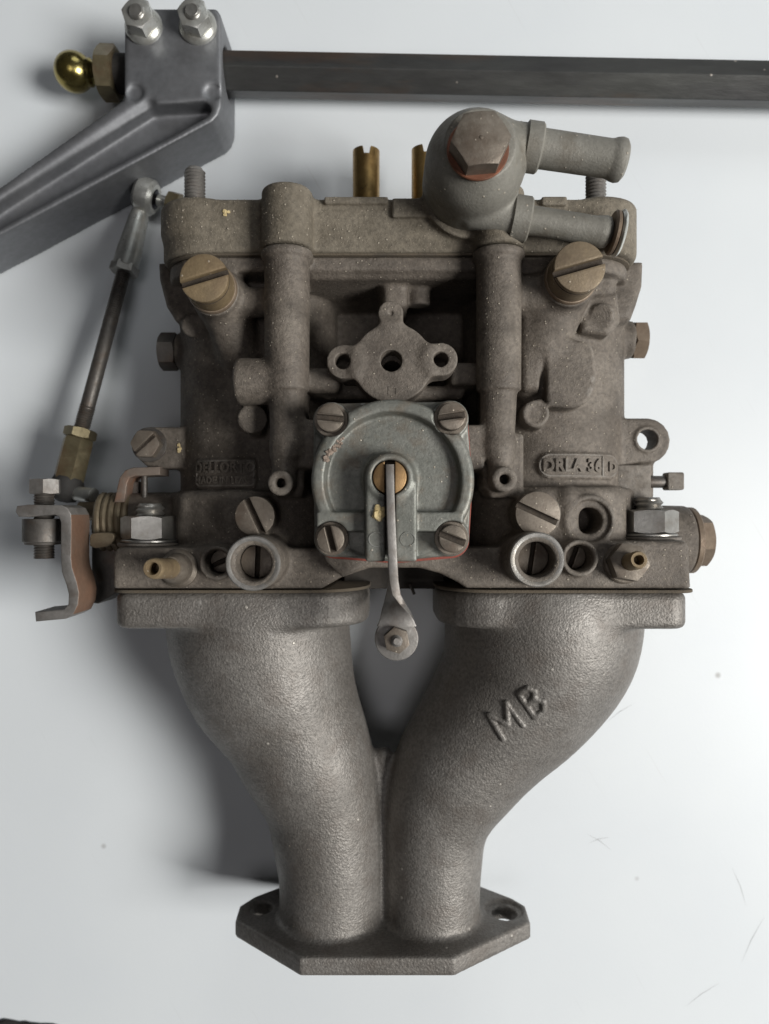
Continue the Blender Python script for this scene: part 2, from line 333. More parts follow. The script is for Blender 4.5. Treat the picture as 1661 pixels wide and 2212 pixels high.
# ------------------------------------------------------------------ signed distance casting (for the filleted castings)
def poly_sdf(px, py, poly):
    d = np.full(np.broadcast(px, py).shape, 1e9, np.float32); sgn = np.ones_like(d)
    n = len(poly)
    for i in range(n):
        ax, ay = poly[i]; bx, by = poly[i - 1]
        ex, ey = bx - ax, by - ay; wx = px - ax; wy = py - ay
        t = np.clip((wx * ex + wy * ey) / (ex * ex + ey * ey + 1e-12), 0, 1)
        d = np.minimum(d, (wx - ex * t) ** 2 + (wy - ey * t) ** 2)
        c1 = py >= ay; c2 = py < by; c3 = (ex * wy) > (ey * wx)
        flip = (c1 & c2 & c3) | (~c1 & ~c2 & ~c3); sgn = np.where(flip, -sgn, sgn)
    return sgn * np.sqrt(d)
class Field:
    def __init__(s, lo, hi, h):
        s.h = h; s.lo = np.array(lo, float); n = np.ceil((np.array(hi) - s.lo) / h).astype(int) + 1
        s.ax = [(s.lo[i] + np.arange(n[i]) * h).astype(np.float32) for i in range(3)]
        s.D = np.full(n, 6.0, np.float32)
    def op(s, fn, lo, hi, k, mode):
        m = k + 3 * s.h; sl = []
        for i in range(3):
            a = int(max(np.floor((lo[i] - m - s.lo[i]) / s.h), 0)); b = int(min(np.ceil((hi[i] + m - s.lo[i]) / s.h) + 1, s.D.shape[i]))
            if b <= a: return s
            sl.append(slice(a, b))
        X = s.ax[0][sl[0]][:, None, None]; Y = s.ax[1][sl[1]][None, :, None]; Z = s.ax[2][sl[2]][None, None, :]
        d = fn(X, Y, Z).astype(np.float32); A = s.D[tuple(sl)]; k = max(k, 1e-3)
        if mode == 'add':
            hh = np.maximum(k - np.abs(A - d), 0) / k; s.D[tuple(sl)] = np.minimum(A, d) - hh * hh * k * .25
        else:
            d = -d; hh = np.maximum(k - np.abs(A - d), 0) / k; s.D[tuple(sl)] = np.maximum(A, d) + hh * hh * k * .25
        return s
    def cyl(s, p0, p1, r0, r1=None, rnd=.6, k=1.5, mode='add'):
        p0 = np.array(p0, float); p1 = np.array(p1, float); r1 = r0 if r1 is None else r1
        L = np.linalg.norm(p1 - p0); a = (p1 - p0) / L; R = max(r0, r1)
        def fn(X, Y, Z):
            x = X - p0[0]; y = Y - p0[1]; z = Z - p0[2]
            t = x * a[0] + y * a[1] + z * a[2]
            rad = np.sqrt(np.maximum(x * x + y * y + z * z - t * t, 0))
            qx = rad - (r0 + (r1 - r0) * np.clip(t / L, 0, 1)) + rnd; qy = np.abs(t - L / 2) - L / 2 + rnd
            return np.minimum(np.maximum(qx, qy), 0) + np.sqrt(np.maximum(qx, 0) ** 2 + np.maximum(qy, 0) ** 2) - rnd
        return s.op(fn, np.minimum(p0, p1) - R, np.maximum(p0, p1) + R, k, mode)
    def box(s, lo, hi, rnd=1.0, k=1.5, mode='add'):
        lo = np.array(lo, float); hi = np.array(hi, float); c = (lo + hi) / 2; e = np.maximum((hi - lo) / 2 - rnd, .01)
        def fn(X, Y, Z):
            qx = np.abs(X - c[0]) - e[0]; qy = np.abs(Y - c[1]) - e[1]; qz = np.abs(Z - c[2]) - e[2]
            return np.minimum(np.maximum(np.maximum(qx, qy), qz), 0) + np.sqrt(np.maximum(qx, 0) ** 2 + np.maximum(qy, 0) ** 2 + np.maximum(qz, 0) ** 2) - rnd
        return s.op(fn, lo, hi, k, mode)
    def prism(s, poly, a0, a1, axis=2, rnd=.8, k=1.2, mode='add', clip=None):
        """poly in the two other axes (xy for z, xz for y), extruded a0..a1 along axis"""
        pa = np.array(poly); lo = np.zeros(3); hi = np.zeros(3)
        oth = [i for i in range(3) if i != axis]
        for q, i in enumerate(oth): lo[i] = pa[:, q].min(); hi[i] = pa[:, q].max()
        lo[axis] = a0; hi[axis] = a1
        def fn(X, Y, Z):
            g = (X, Y, Z); d2 = poly_sdf(g[oth[0]], g[oth[1]], poly) + rnd
            q = np.abs(g[axis] - (a0 + a1) / 2) - (a1 - a0) / 2 + rnd
            r = np.minimum(np.maximum(d2, q), 0) + np.sqrt(np.maximum(d2, 0) ** 2 + np.maximum(q, 0) ** 2) - rnd
            return np.maximum(r, clip(X, Y, Z)) if clip else r
        return s.op(fn, lo, hi, k, mode)
    def sweep(s, pts, rad, k=1.5, mode='add', per=None):
        pts = np.array(pts, float)
        def fn(X, Y, Z):
            best = None
            for i in range(len(pts) - 1):
                p, q = pts[i], pts[i + 1]; e = q - p; x = X - p[0]; y = Y - p[1]; z = Z - p[2]
                t = np.clip((x * e[0] + y * e[1] + z * e[2]) / (e @ e), 0, 1)
                d = np.sqrt((x - e[0] * t) ** 2 + (y - e[1] * t) ** 2 + (z - e[2] * t) ** 2) - (rad[i] + (rad[i + 1] - rad[i]) * t)
                best = d if best is None else np.minimum(best, d)
            return best
        R = max(rad); return s.op(fn, pts.min(0) - R, pts.max(0) + R, k, mode)
    def cut_y(s, y0=None, y1=None):
        Y = s.ax[1][None, :, None]
        if y0 is not None: s.D = np.maximum(s.D, y0 - Y)
        if y1 is not None: s.D = np.maximum(s.D, Y - y1)
        return s
    def mesh(s, name):
        s.D = np.maximum(s.D, T + .2 - s.ax[2][None, None, :]); D = s.D; D[0] = D[-1] = 3; D[:, 0] = D[:, -1] = 3; D[:, :, 0] = D[:, :, -1] = 3
        S = D < 0; nx, ny, nz = D.shape
        cs = [(i, j, k) for i in (0, 1) for j in (0, 1) for k in (0, 1)]
        cnt = np.zeros((nx - 1, ny - 1, nz - 1), np.int8)
        for i, j, k in cs: cnt += S[i:nx - 1 + i, j:ny - 1 + j, k:nz - 1 + k]
        act = (cnt > 0) & (cnt < 8); idx = np.argwhere(act); N = len(idx)
        vid = np.full(act.shape, -1, np.int32); vid[act] = np.arange(N)
        val = {c: D[idx[:, 0] + c[0], idx[:, 1] + c[1], idx[:, 2] + c[2]] for c in cs}
        acc = np.zeros((N, 3), np.float32); num = np.zeros(N, np.float32)
        for a in cs:
            for ax in range(3):
                if a[ax]: continue
                b = list(a); b[ax] = 1; b = tuple(b)
                va, vb = val[a], val[b]; mk = (va < 0) != (vb < 0)
                t = np.where(mk, va / np.where(mk, va - vb, 1), 0)
                p = np.array(a, np.float32)[None, :].repeat(N, 0); p[:, ax] = t
                acc += p * mk[:, None]; num += mk
        V = (s.lo - np.array((0, 0, T)) + s.h * (idx + acc / num[:, None])) * .001
        Q = []
        for ax in range(3):
            u, w_ = (ax + 1) % 3, (ax + 2) % 3
            a = [slice(None)] * 3; b = [slice(None)] * 3; a[ax] = slice(0, -1); b[ax] = slice(1, None)
            e = np.argwhere(S[tuple(a)] != S[tuple(b)])
            e = e[(e[:, u] > 0) & (e[:, w_] > 0) & (e[:, u] < D.shape[u] - 1) & (e[:, w_] < D.shape[w_] - 1)]
            q = []
            for du, dw in ((-1, -1), (0, -1), (0, 0), (-1, 0)):
                c = e.copy(); c[:, u] += du; c[:, w_] += dw; q.append(vid[c[:, 0], c[:, 1], c[:, 2]])
            q = np.stack(q, 1); ins = S[e[:, 0], e[:, 1], e[:, 2]]; q[~ins] = q[~ins][:, ::-1]; Q.append(q)
        Q = np.concatenate(Q); me = bpy.data.meshes.new(name)
        me.vertices.add(N); me.vertices.foreach_set('co', V.astype(np.float32).ravel())
        me.loops.add(len(Q) * 4); me.loops.foreach_set('vertex_index', Q.astype(np.int32).ravel())
        me.polygons.add(len(Q)); me.polygons.foreach_set('loop_start', np.arange(0, len(Q) * 4, 4, dtype=np.int32))
        me.polygons.foreach_set('use_smooth', np.ones(len(Q), bool)); me.update(calc_edges=True); me.validate()
        return me
    def build(s, name, mat, parent=None): return link_mesh(name, s.mesh(name), mat, parent)

def bvh_of(ob): return BVHTree.FromPolygons([v.co * 1000 + Vector((0, 0, T)) for v in ob.data.vertices], [p.vertices[:] for p in ob.data.polygons])
def text_mesh(s, size, extrude, bev=.0, align='CENTER', fat=.018):
    cu = bpy.data.curves.new('t', 'FONT'); cu.body = s; cu.size = size; cu.extrude = extrude; cu.bevel_depth = bev; cu.align_x = align; cu.align_y = 'CENTER'; cu.resolution_u = 3; cu.space_character = 1.1; cu.offset = size * fat
    ob = bpy.data.objects.new('t', cu); C.objects.link(ob)
    me = bpy.data.meshes.new_from_object(ob.evaluated_get(bpy.context.evaluated_depsgraph_get()))
    bpy.data.objects.remove(ob); bpy.data.curves.remove(cu)
    v = [tuple(q.co) for q in me.vertices]; f = [tuple(p.vertices) for p in me.polygons]; bpy.data.meshes.remove(me); return v, f

# ------------------------------------------------------------------ table
bm = bmesh.new(); bmesh.ops.create_grid(bm, x_segments=1, y_segments=1, size=.75)
me = bpy.data.meshes.new('table_top'); bm.to_mesh(me); bm.free()
tb = link_mesh('table_top', me, 'white_laminate', None); tb['kind'] = 'structure'

# ------------------------------------------------------------------ carburettor on its manifold
ZC = 42.0
carb = thing('carburettor', 'dusty twin-throat carburettor bolted onto a forked grey cast intake manifold', 'carburettor', (0, 0, 0))

# --- manifold casting: two swept runners, two upper flanges, one lower flange
fm_ = Field((-84, -141, 14), (94, -18, 80), .7)
lt = [(561, 1330, 195), (562, 1365, 193), (569, 1400, 189), (582, 1450, 180), (604, 1500, 165), (629, 1550, 152), (650, 1600, 146), (671, 1650, 138), (690, 1700, 128), (701, 1750, 122), (707, 1800, 118), (712, 1850, 114), (715, 1900, 111), (715, 2000, 110), (714, 2060, 111)]
rt = [(1171, 1330, 210), (1168, 1365, 207), (1159, 1400, 199), (1138, 1450, 184), (1106, 1500, 171), (1067, 1550, 157), (1029, 1600, 146), (993, 1650, 138), (965, 1700, 126), (946, 1750, 116), (938, 1800, 109), (935, 1850, 106), (933, 1900, 104), (931, 2000, 102), (931, 2060, 101)]
def dens(a):
    a = np.array(a, float); out = []
    for i in range(len(a) - 1):
        p0, p1, p2, p3 = a[max(i - 1, 0)], a[i], a[i + 1], a[min(i + 2, len(a) - 1)]
        for t in (0, .33, .67):
            out.append(.5 * ((2 * p1) + (p2 - p0) * t + (2 * p0 - 5 * p1 + 4 * p2 - p3) * t * t + (3 * p1 - p0 - 3 * p2 + p3) * t ** 3))
    return out + [a[-1]]
for tb_ in (lt, rt):
    q = dens(tb_); fm_.sweep([P(x, y, ZC) for x, y, r in q], [LN(r, ZC) for x, y, r in q], k=2.2)
fm_.sweep([P(827, 1634, ZC), P(826, 1700, ZC), P(826, 2040, ZC)], [3.0, 3.6, 5], k=2.6)
fl = [(-24.6, 66), (20.4, 66), (46.3, 47), (46.6, 37), (43, 32), (24, 16), (-26, 16), (-44, 31), (-47.9, 37), (-47.6, 46)]
fm_.cut_y(y0=-134)
fm_.prism(fl, -135.6, -130.0, axis=1, rnd=.9, k=2.6)
for hx, hz in ((-40.6, 38.5), (39.2, 39.5)):
    fm_.cyl((hx, -129.0, hz), (hx, -131.2, hz), 6.2, rnd=.3, k=.4, mode='sub') if hx > 0 else None
    fm_.cyl((hx, -140, hz), (hx, -125, hz), 3.9, rnd=.1, k=.3, mode='sub')
zf = 70.0
x0, x1 = P(241, 0, zf)[0], P(797, 0, 52)[0]
fm_.prism(rrect(x0, 18, x1, zf, [18, 5, 5, 20], 8), P(0, 1360, zf)[1], P(0, 1281, zf)[1], axis=1, rnd=2.0, k=2.2)
x0, x1 = P(941, 0, 52)[0], P(1493, 0, zf)[0]
fm_.prism(rrect(x0, 18, x1, zf, [5, 17, 20, 5], 8), P(0, 1361, zf)[1], P(0, 1281, zf)[1], axis=1, rnd=2.0, k=2.2)
fm_.cut_y(y1=P(0, 1280.5, zf)[1])
manifold = fm_.build('intake_manifold', 'sand_cast_manifold', carb)
manifold['label'] = 'forked grey sand-cast intake manifold with raised letters'

# --- main body casting
fb = Field((-90, -26, 14), (104, 80, 92), .6)
ZB = 37.5
XL, XR = P(561, 0, ZB)[0], P(1171, 0, ZB)[0]
# throat barrels
fb.cyl((XL, -18, ZB), (XL, 71, ZB), 25.2, rnd=1, k=0)
fb.cyl((XR, -18, ZB), (XR, 71, ZB), 25.8, rnd=1, k=0)
# wider bases above the flange
fb.cyl((XL, -18, ZC), (XL, P(0, 1062, 64)[1], ZC), 27, rnd=2, k=1)
fb.cyl((XR, -18, ZC), (XR, P(0, 1052, 64)[1], ZC), 27.5, rnd=2, k=1)
fb.box((*P(384, 1175, 62)[:2], 25), (*P(556, 1062, 62)[:2], 63.5), rnd=3, k=1.5)
fb.box((*P(470, 1175, 68)[:2], 30), (*P(556, 1058, 68)[:2], 69), rnd=3, k=1.0)
fb.box((*P(1165, 1175, 64)[:2], 25), (*P(1356, 1052, 64)[:2], 65), rnd=3.5, k=1.5)
# back wall between the throats (float bowl), far behind the front webs
fb.box((-24, -6, 8), (34, 72, 27), rnd=2, k=2)
fb.box((P(383, 0, 40)[0], 52, 8), (P(1345, 0, 40)[0], 72, 34), rnd=6, k=2)
fb.prism(XY([(362, 590), (364, 625), (378, 680), (398, 712), (500, 730), (500, 590)], 48), 20, 59, axis=2, rnd=2.5, k=2.5)
fb.prism(XY([(1240, 590), (1364, 590), (1362, 640), (1350, 680), (1338, 712), (1240, 730)], 48), 20, 60, axis=2, rnd=2.5, k=2.5)
# upper lip that carries the cover
lip = rrect(-64.2, 18, 72.5, 73, [15, 15, 8, 8], 8)
fb.prism(lip, 68.0, 72.2, axis=1, rnd=1, k=1.0)
fb.prism(rrect(-24, 30, 29, 71, 4), 66.5, 70, axis=1, rnd=1.4, k=2)
# front pillars
PX = [P(616, 0, 80)[0], P(1082, 0, 80)[0]]
for i, x in enumerate(PX):
    fb.cyl((x, P(0, 838, 82)[1], 76), (x, 72, 76), 6.15, 6.3, rnd=.5, k=.9)
    fb.cyl((x, 70.0, 76), (x, 72.2, 76), 7.2, rnd=.6, k=1.2)
    fb.cyl((x + (.3, -.6)[i], P(0, 985, 82)[1], 76), (x, P(0, 830, 82)[1], 76), 4.7, 5.1, rnd=.5, k=.8)
    fb.box((x - 4, 6, 58), (x + 4.5, 70, 75), rnd=1.5, k=1)
    # taper to the small front boss
    bx, by = ((605, 1043), (1090, 1035))[i]
    b1 = P(bx, by, 84); b0 = np.array((b1[0], b1[1], 70)); fb.cyl(b0, b1, 3.4, rnd=.25, k=.8)
    fb.sweep([(x, P(0, 960, 82)[1], 76.5), (b1[0], b1[1] + 1.5, 77.5)], [4.6, 3.1], k=1.5)
    fb.cyl(b0 + (0, 0, 3), b1 + (0, 0, 3), 1.35, rnd=.1, k=.2, mode='sub')
    fb.box((x - 4 + (0, 1.5)[i], P(0, 1075, 74)[1], 50), (x + 4 + (0, 3.5)[i], P(0, 935, 74)[1], 74), rnd=1.2, k=1.2)
# left stub beside pillar, and the little bracket below it
a = P(512, 825, 74); fb.cyl(a, (PX[0], a[1], a[2] + .5), 6.6, 6.4, rnd=1.2, k=1.2)
fb.box((*P(532, 940, 70)[:2], 52), (*P(566, 865, 70)[:2], 70), rnd=1.6, k=1)
fb.cyl(P(545, 905, 60), P(545, 905, 71.5), 4.2, rnd=.4, k=.6)
# right: raised wall and the pad on the barrel
fb.box((*P(1128, 842, 72)[:2], 52), (*P(1184, 655, 72)[:2], 70.5), rnd=2.2, k=1.5)
pad = smooth_poly(XY([(1178, 738), (1180, 732), (1272, 738), (1283, 770), (1285, 820), (1280, 850), (1254, 884), (1184, 880), (1178, 874)], 70), 2)
fb.prism(pad, 50, 71.6, axis=2, rnd=.7, k=.8)
fb.box((*P(1168, 872, 72)[:2], 62), (*P(1181, 760, 72)[:2], 80), rnd=.6, k=.3, mode='sub')
c = P(1158, 893, 71); fb.cyl(c - (0, 0, 14), c, 3.9, rnd=.4, k=.8); fb.box((c[0], c[1] - 4.2, 55), (c[0] + 2.4, c[1] + 4.2, 70.3), rnd=.6, k=.6)
fb.cyl(c - (0, 0, .5), c + (0, 0, 2), 2.6, rnd=.1, k=.1, mode='sub')
# towers under the brass plugs
for (px, py, zt, r) in ((441, 602, 78, 7.0), (1253, 578, 78, 7.4)):
    t1 = P(px, py, 88); t1 = np.array((t1[0], t1[1], zt)); fb.cyl((t1[0], t1[1], 46), t1, r + .8, r, rnd=.5, k=1.6)
    if px < 800:
        fb.cyl((t1[0], t1[1] - 1.5, 70), (PX[0], t1[1] - 1.5, 72), 4.2, rnd=.5, k=1.6)
        fb.sweep([(t1[0] + 1, t1[1], 68), (t1[0] + 4, t1[1] - 14, 61)], [7.8, 6], k=2.5)
    else:
        fb.cyl((PX[1], t1[1] - 2, 70), (t1[0], t1[1] - 2, 72), 5.4, rnd=.5, k=1.8)
        fb.sweep([(t1[0], t1[1], 67), (t1[0] - 5, t1[1] - 15, 65), (t1[0] - 8, t1[1] - 26, 62)], [8.2, 7.8, 6], k=2.0)
fb.box((*P(388, 715, 58)[:2], 40), (*P(450, 600, 58)[:2], 58), rnd=2.0, k=1.5)
fb.cyl(P(417, 704, 52), P(417, 704, 59.3), 3.4, rnd=.4, k=.4)
fb.prism(XY([(1262, 640), (1336, 632), (1342, 695), (1316, 724), (1255, 716)], 67), 40, 67, axis=2, rnd=1.5, k=1.2)
fb.cyl(P(1300, 683, 60), P(1300, 683, 68.2), 3.6, rnd=.5, k=.4)
fb.box((*P(1225, 640, 66)[:2], 40), (*P(1335, 560, 66)[:2], 67), rnd=3, k=1.5)
# inner rib and boss in the recess
fb.box((*P(826, 660, 68)[:2], 38), (*P(882, 560, 68)[:2], 66), rnd=2, k=2)
fb.cyl((P(907, 0, 66)[0], P(0, 652, 66)[1], 61), (P(907, 0, 66)[0], 69, 61), 3.4, rnd=.6, k=1.2)
# mounting plate with three ears
ZP = 80.0
def ez(px, py, r, k, z0=72.5): c = P(px, py, ZP); fb.cyl((c[0], c[1], z0), c, LN(r, ZP), rnd=.35, k=k)
fbp = Field((-20, 20, 66), (24, 70, 84), .45)
for (px, py, r, k) in ((848, 784, 86, 0), (742, 781, 37, 3.2), (953, 776, 36, 3.2), (844, 676, 27.5, 3.0)):
    c = P(px, py, ZP); fbp.cyl((c[0], c[1], 71.5), c, LN(r, ZP), rnd=.3, k=k)
for (px, py, r) in ((740, 780, 16.5), (845, 779, 23), (952, 776, 16)):
    c = P(px, py, ZP); fbp.cyl((c[0], c[1], 60), (c[0], c[1], 90), LN(r, ZP), rnd=.1, k=.25, mode='sub')
c = P(844, 676, ZP); fbp.cyl(c - (0, 0, .5), c + (0, 0, 2), .75, rnd=.1, k=.2, mode='sub')
c = P(848, 790, ZP); fb.cyl((c[0], c[1], 30), (c[0], c[1], 72.5), 8.5, 9.5, rnd=.5, k=2)
fb.cyl((c[0], c[1], 48), (c[0], c[1], 90), LN(23, ZP), rnd=.1, k=.2, mode='sub')
fb.box((*P(690, 850, 72)[:2], 46), (*P(1010, 828, 72)[:2], 66), rnd=2, k=2)
fb.box((*P(655, 845, 74)[:2], 50), (*P(735, 790, 74)[:2], 72.5), rnd=2.5, k=1.5)
fb.box((*P(975, 828, 74)[:2], 50), (*P(1040, 778, 74)[:2], 71.5), rnd=1.2, k=1.5)
# pump chamber behind the cover
ZG = 82.0
def hull(p):
    p = sorted(set(p)); lo, up = [], []
    for q in p:
        while len(lo) > 1 and (lo[-1][0] - lo[-2][0]) * (q[1] - lo[-2][1]) - (lo[-1][1] - lo[-2][1]) * (q[0] - lo[-2][0]) <= 0: lo.pop()
        lo.append(q)
    for q in reversed(p):
        while len(up) > 1 and (up[-1][0] - up[-2][0]) * (q[1] - up[-2][1]) - (up[-1][1] - up[-2][1]) * (q[0] - up[-2][0]) <= 0: up.pop()
        up.append(q)
    return lo[:-1] + up[:-1]
pc = P(848.5, 1038, 92); PS = [P(x, y, 94) for x, y in ((712, 902), (977, 898), (713.5, 1165), (979, 1164))]
def pump_outline(grow, dx=0, dy=0):
    pts = circ(pc[0] + dx, pc[1] + dy, LN(177, 92) + grow, 60)
    for s_ in PS: pts += circ(s_[0] + dx, s_[1] + dy, LN(40, 90) + grow, 30)
    return hull(pts)
ch = pump_outline(-.4)
c0 = P(730, 1195, ZG)
fb.prism(XY([(676, 1150), (705, 1215), (740, 1248), (790, 1222), (830, 1195), (760, 1120)], ZG - 1), 46, ZG - 1, axis=2, rnd=.8, k=.8)
fb.prism(ch, 46, ZG, axis=2, rnd=.8, k=1.2)
fb.box((*P(640, 1012, 78)[:2], 52), (*P(692, 905, 78)[:2], 78), rnd=1.4, k=1.2)
fb.box((*P(1005, 1015, 78)[:2], 52), (*P(1046, 918, 78)[:2], 79), rnd=.8, k=1.0)
# flange with the arch under the pump
ZF = 72.0
fo = XY([(246, 1272), (243, 1266), (243, 1196), (252, 1184), (420, 1182), (470, 1178), (640, 1184), (1010, 1184), (1190, 1178), (1300, 1170), (1480, 1168), (1489, 1178), (1494, 1272), (1008, 1271), (985, 1256), (950, 1239), (905, 1227), (800, 1227), (738, 1247), (695, 1272)], ZF)
fb.prism(fo, 14, ZF, axis=2, rnd=1.2, k=1.0)
fb.cut_y(y0=P(0, 1273, ZF)[1])
for (px, py, zt, R, r, hd) in ((546, 1217, 87, 60, 39, 77), (467, 1216, 76, 37, 27, 66), (1160, 1209, 86, 59, 39, 76), (1253, 1206, 76, 40, 29, 66)):
    c = P(px, py, zt); fb.cyl((c[0], c[1], 55), c, LN(R, zt) + .5, LN(R, zt), rnd=.3, k=1.6)
    fb.cyl((c[0], c[1], hd), c + (0, 0, 5), LN(r, zt), rnd=.1, k=.25, mode='sub')
    fb.cyl((c[0], c[1], zt - .7), c + (0, 0, 3), LN(r, zt), LN(r, zt) + 3.0, rnd=.05, k=.1, mode='sub')
# towers for the slotted discs, and the bored boss
c = P(550, 1115, 76); fb.cyl((c[0], c[1], 50), c, LN(44, 76), rnd=.4, k=1.2)
c = P(1162, 1110, 76); fb.cyl((c[0], c[1], 50), c, LN(51, 76), rnd=.5, k=1.4)
c = P(1275, 1125, 71); fb.cyl((c[0], c[1], 48), c, LN(58, 71) + .8, LN(57, 71), rnd=1.0, k=1.6)
fb.cyl(c - (0, 0, 1.3), c + (0, 0, 4), LN(45, 71), rnd=.2, k=.5, mode='sub'); fb.cyl(c - (0, 0, 16), c + (0, 0, 4), LN(29, 71), rnd=.1, k=.6, mode='sub')
fb.sweep([P(1225, 1075, 68), P(1222, 1160, 66)], [3.2, 3.6], k=1.5)
# side lugs
ZL = 52.0
fb.prism(XY([(1330, 903), (1400, 903)] + [(1400 + 49 * math.sin(q), 952 - 49 * math.cos(q)) for q in np.linspace(.1, 2.9, 9)] + [(1380, 1000), (1330, 1012)], ZL), 43, ZL, axis=2, rnd=.9, k=1.5)
c = P(1400, 949, ZL + 1); fb.cyl(c - (0, 0, 10), c, 4.1, rnd=.5, k=.6); fb.cyl(c - (0, 0, 20), c + (0, 0, 5), 3.1, rnd=.1, k=.3, mode='sub')
fb.prism(XY([(400, 922), (335, 922)] + [(326 - 41 * math.sin(q), 962 - 41 * math.cos(q)) for q in np.linspace(.1, 2.6, 8)] + [(320, 1012), (400, 1012)], ZL), 43, ZL, axis=2, rnd=.9, k=1.5)
# right lower block, throttle shaft boss, bolt bosses
fb.box((*P(1330, 1085, 50)[:2], 28), (*P(1415, 985, 50)[:2], 50), rnd=2, k=1.5)
s0 = P(1340, 1168, 48); fb.cyl((s0[0], s0[1], 44), (P(1487, 0, 46)[0], s0[1], 44), 11.5, 11.0, rnd=1.2, k=1.2)
s1 = P(1335, 735, ZC); fb.cyl((70, s1[1], ZC), (P(1363, 0, ZC)[0], s1[1], ZC), 6.0, rnd=.4, k=1)
s2 = P(400, 760, ZC); fb.cyl((-55, s2[1], ZC), (P(384, 0, ZC)[0], s2[1], ZC), 5.6, rnd=.4, k=1)
# shaft boss on the linkage side
s3 = P(240, 1118, 46); fb.cyl((-58, s3[1], 46), (s3[0] + 6, s3[1], 46), 8, rnd=.6, k=1.2)
# raised name plates on the barrels (follow the barrel surface)
def shell(xc, r): return lambda X, Y, Z: np.abs(np.sqrt((X - xc) ** 2 + (Z - ZB) ** 2) - r) - .45
pl_r = rrect(*P(1163, 1033, 65)[:2], *P(1358, 976, 65)[:2], 3.7, 8)
fb.prism(pl_r, 46, 72, axis=2, rnd=.4, k=.3, clip=shell(XR, 26.3))
pl_l = rrect(*P(410, 1054, 64)[:2], *P(553, 989, 64)[:2], 1.5, 4)
fb.prism(pl_l, 44, 72, axis=2, rnd=.4, k=.3, clip=shell(XL, 25.7))
# bores of the throats, open towards the cover
body = fb.build('body_casting', 'dusty_cast_body', carb)
plate = fbp.build('mounting_plate', 'dusty_cast_body', carb)
# square mark stamped on the plate
c = P(848, 845, ZP); o_ = [(c[0] + dx * 1.25, c[1] + dy * 1.25) for dx, dy in ((-1, -1), (1, -1), (1, 1), (-1, 1))]; i_ = [(c[0] + dx * .85, c[1] + dy * .85) for dx, dy in ((-1, -1), (-1, 1), (1, 1), (1, -1))]
MB().plate([o_, i_], ZP - .3, ZP + .16, .03).build('square_mark', 'dusty_cast_body', plate)

# --- cover casting
fc = Field((-76, 68, 13), (86, 96, 92), .6)
plan = rrect(-65.6, 16.0, 73.8, 74, [15, 14, 8, 8], 8)
fc.prism(plan, 72.8, 88.2, axis=1, rnd=1.4, k=0)
for x in PX:
    fc.cyl((x, 72.8, 76), (x, 89.2, 76), 7.0, rnd=1.2, k=2.2)
fc.prism(rrect(P(846, 0, 75)[0], 60, 20, 75.7, .3, 2), P(0, 470, 75)[1], 87.6, axis=1, rnd=.3, k=.3)
fc.prism(rrect(P(700, 0, 75)[0], 60, 1, 75.5, .3, 2), 86.0, 88.0, axis=1, rnd=.3, k=.3)
fc.prism(rrect(P(1170, 0, 75)[0], 60, P(1225, 0, 75)[0], 75.6, .3, 2), 85.6, 88.0, axis=1, rnd=.3, k=.3)
fc.cyl((-54.6, 79, 64), (-54.6, 88.6, 64), 10.6, rnd=2, k=2)
fc.cyl((63, 73, 64), (63, 88.9, 64), 10.6, rnd=2, k=2)
c = P(1012, 428, 72); fc.cyl((c[0], c[1], 60), (c[0], c[1], 77), LN(94, 72) + .8, rnd=.6, k=1.5)
fc.cut_y(y0=72.9)
fc.sweep([P(470, 560, 76), P(360, 585, 62)], [.1, .1], k=.5, mode='sub')
cover = fc.build('top_cover', 'dusty_cast_cover', carb)
gk = MB(); gk.plate([rrect(-64.9, 17.0, 73.1, 73.6, [15, 15, 8, 8], 8)], 0, .6, .1, 1, Matrix(((1, 0, 0, 0), (0, 0, 1, 72.25), (0, 1, 0, 0), (0, 0, 0, 1))))
gk.build('cover_gasket', 'paper_gasket', carb)
# thick paper gaskets between carburettor and manifold
for (xa, xb, cr) in ((P(237, 0, 71)[0], P(800, 0, 52)[0], [18, 5, 5, 20]), (P(938, 0, 52)[0], P(1507, 0, 71)[0], [5, 17, 20, 5])):
    g = MB(); g.plate([rrect(xa, 19, xb, 71.6, cr, 8)], 0, .95, .25, 1, Matrix(((1, 0, 0, 0), (0, 0, 1, P(0, 1280.7, 70)[1] + .02), (0, 1, 0, 0), (0, 0, 0, 1))))
    g.build('flange_gasket', 'paper_gasket', carb)

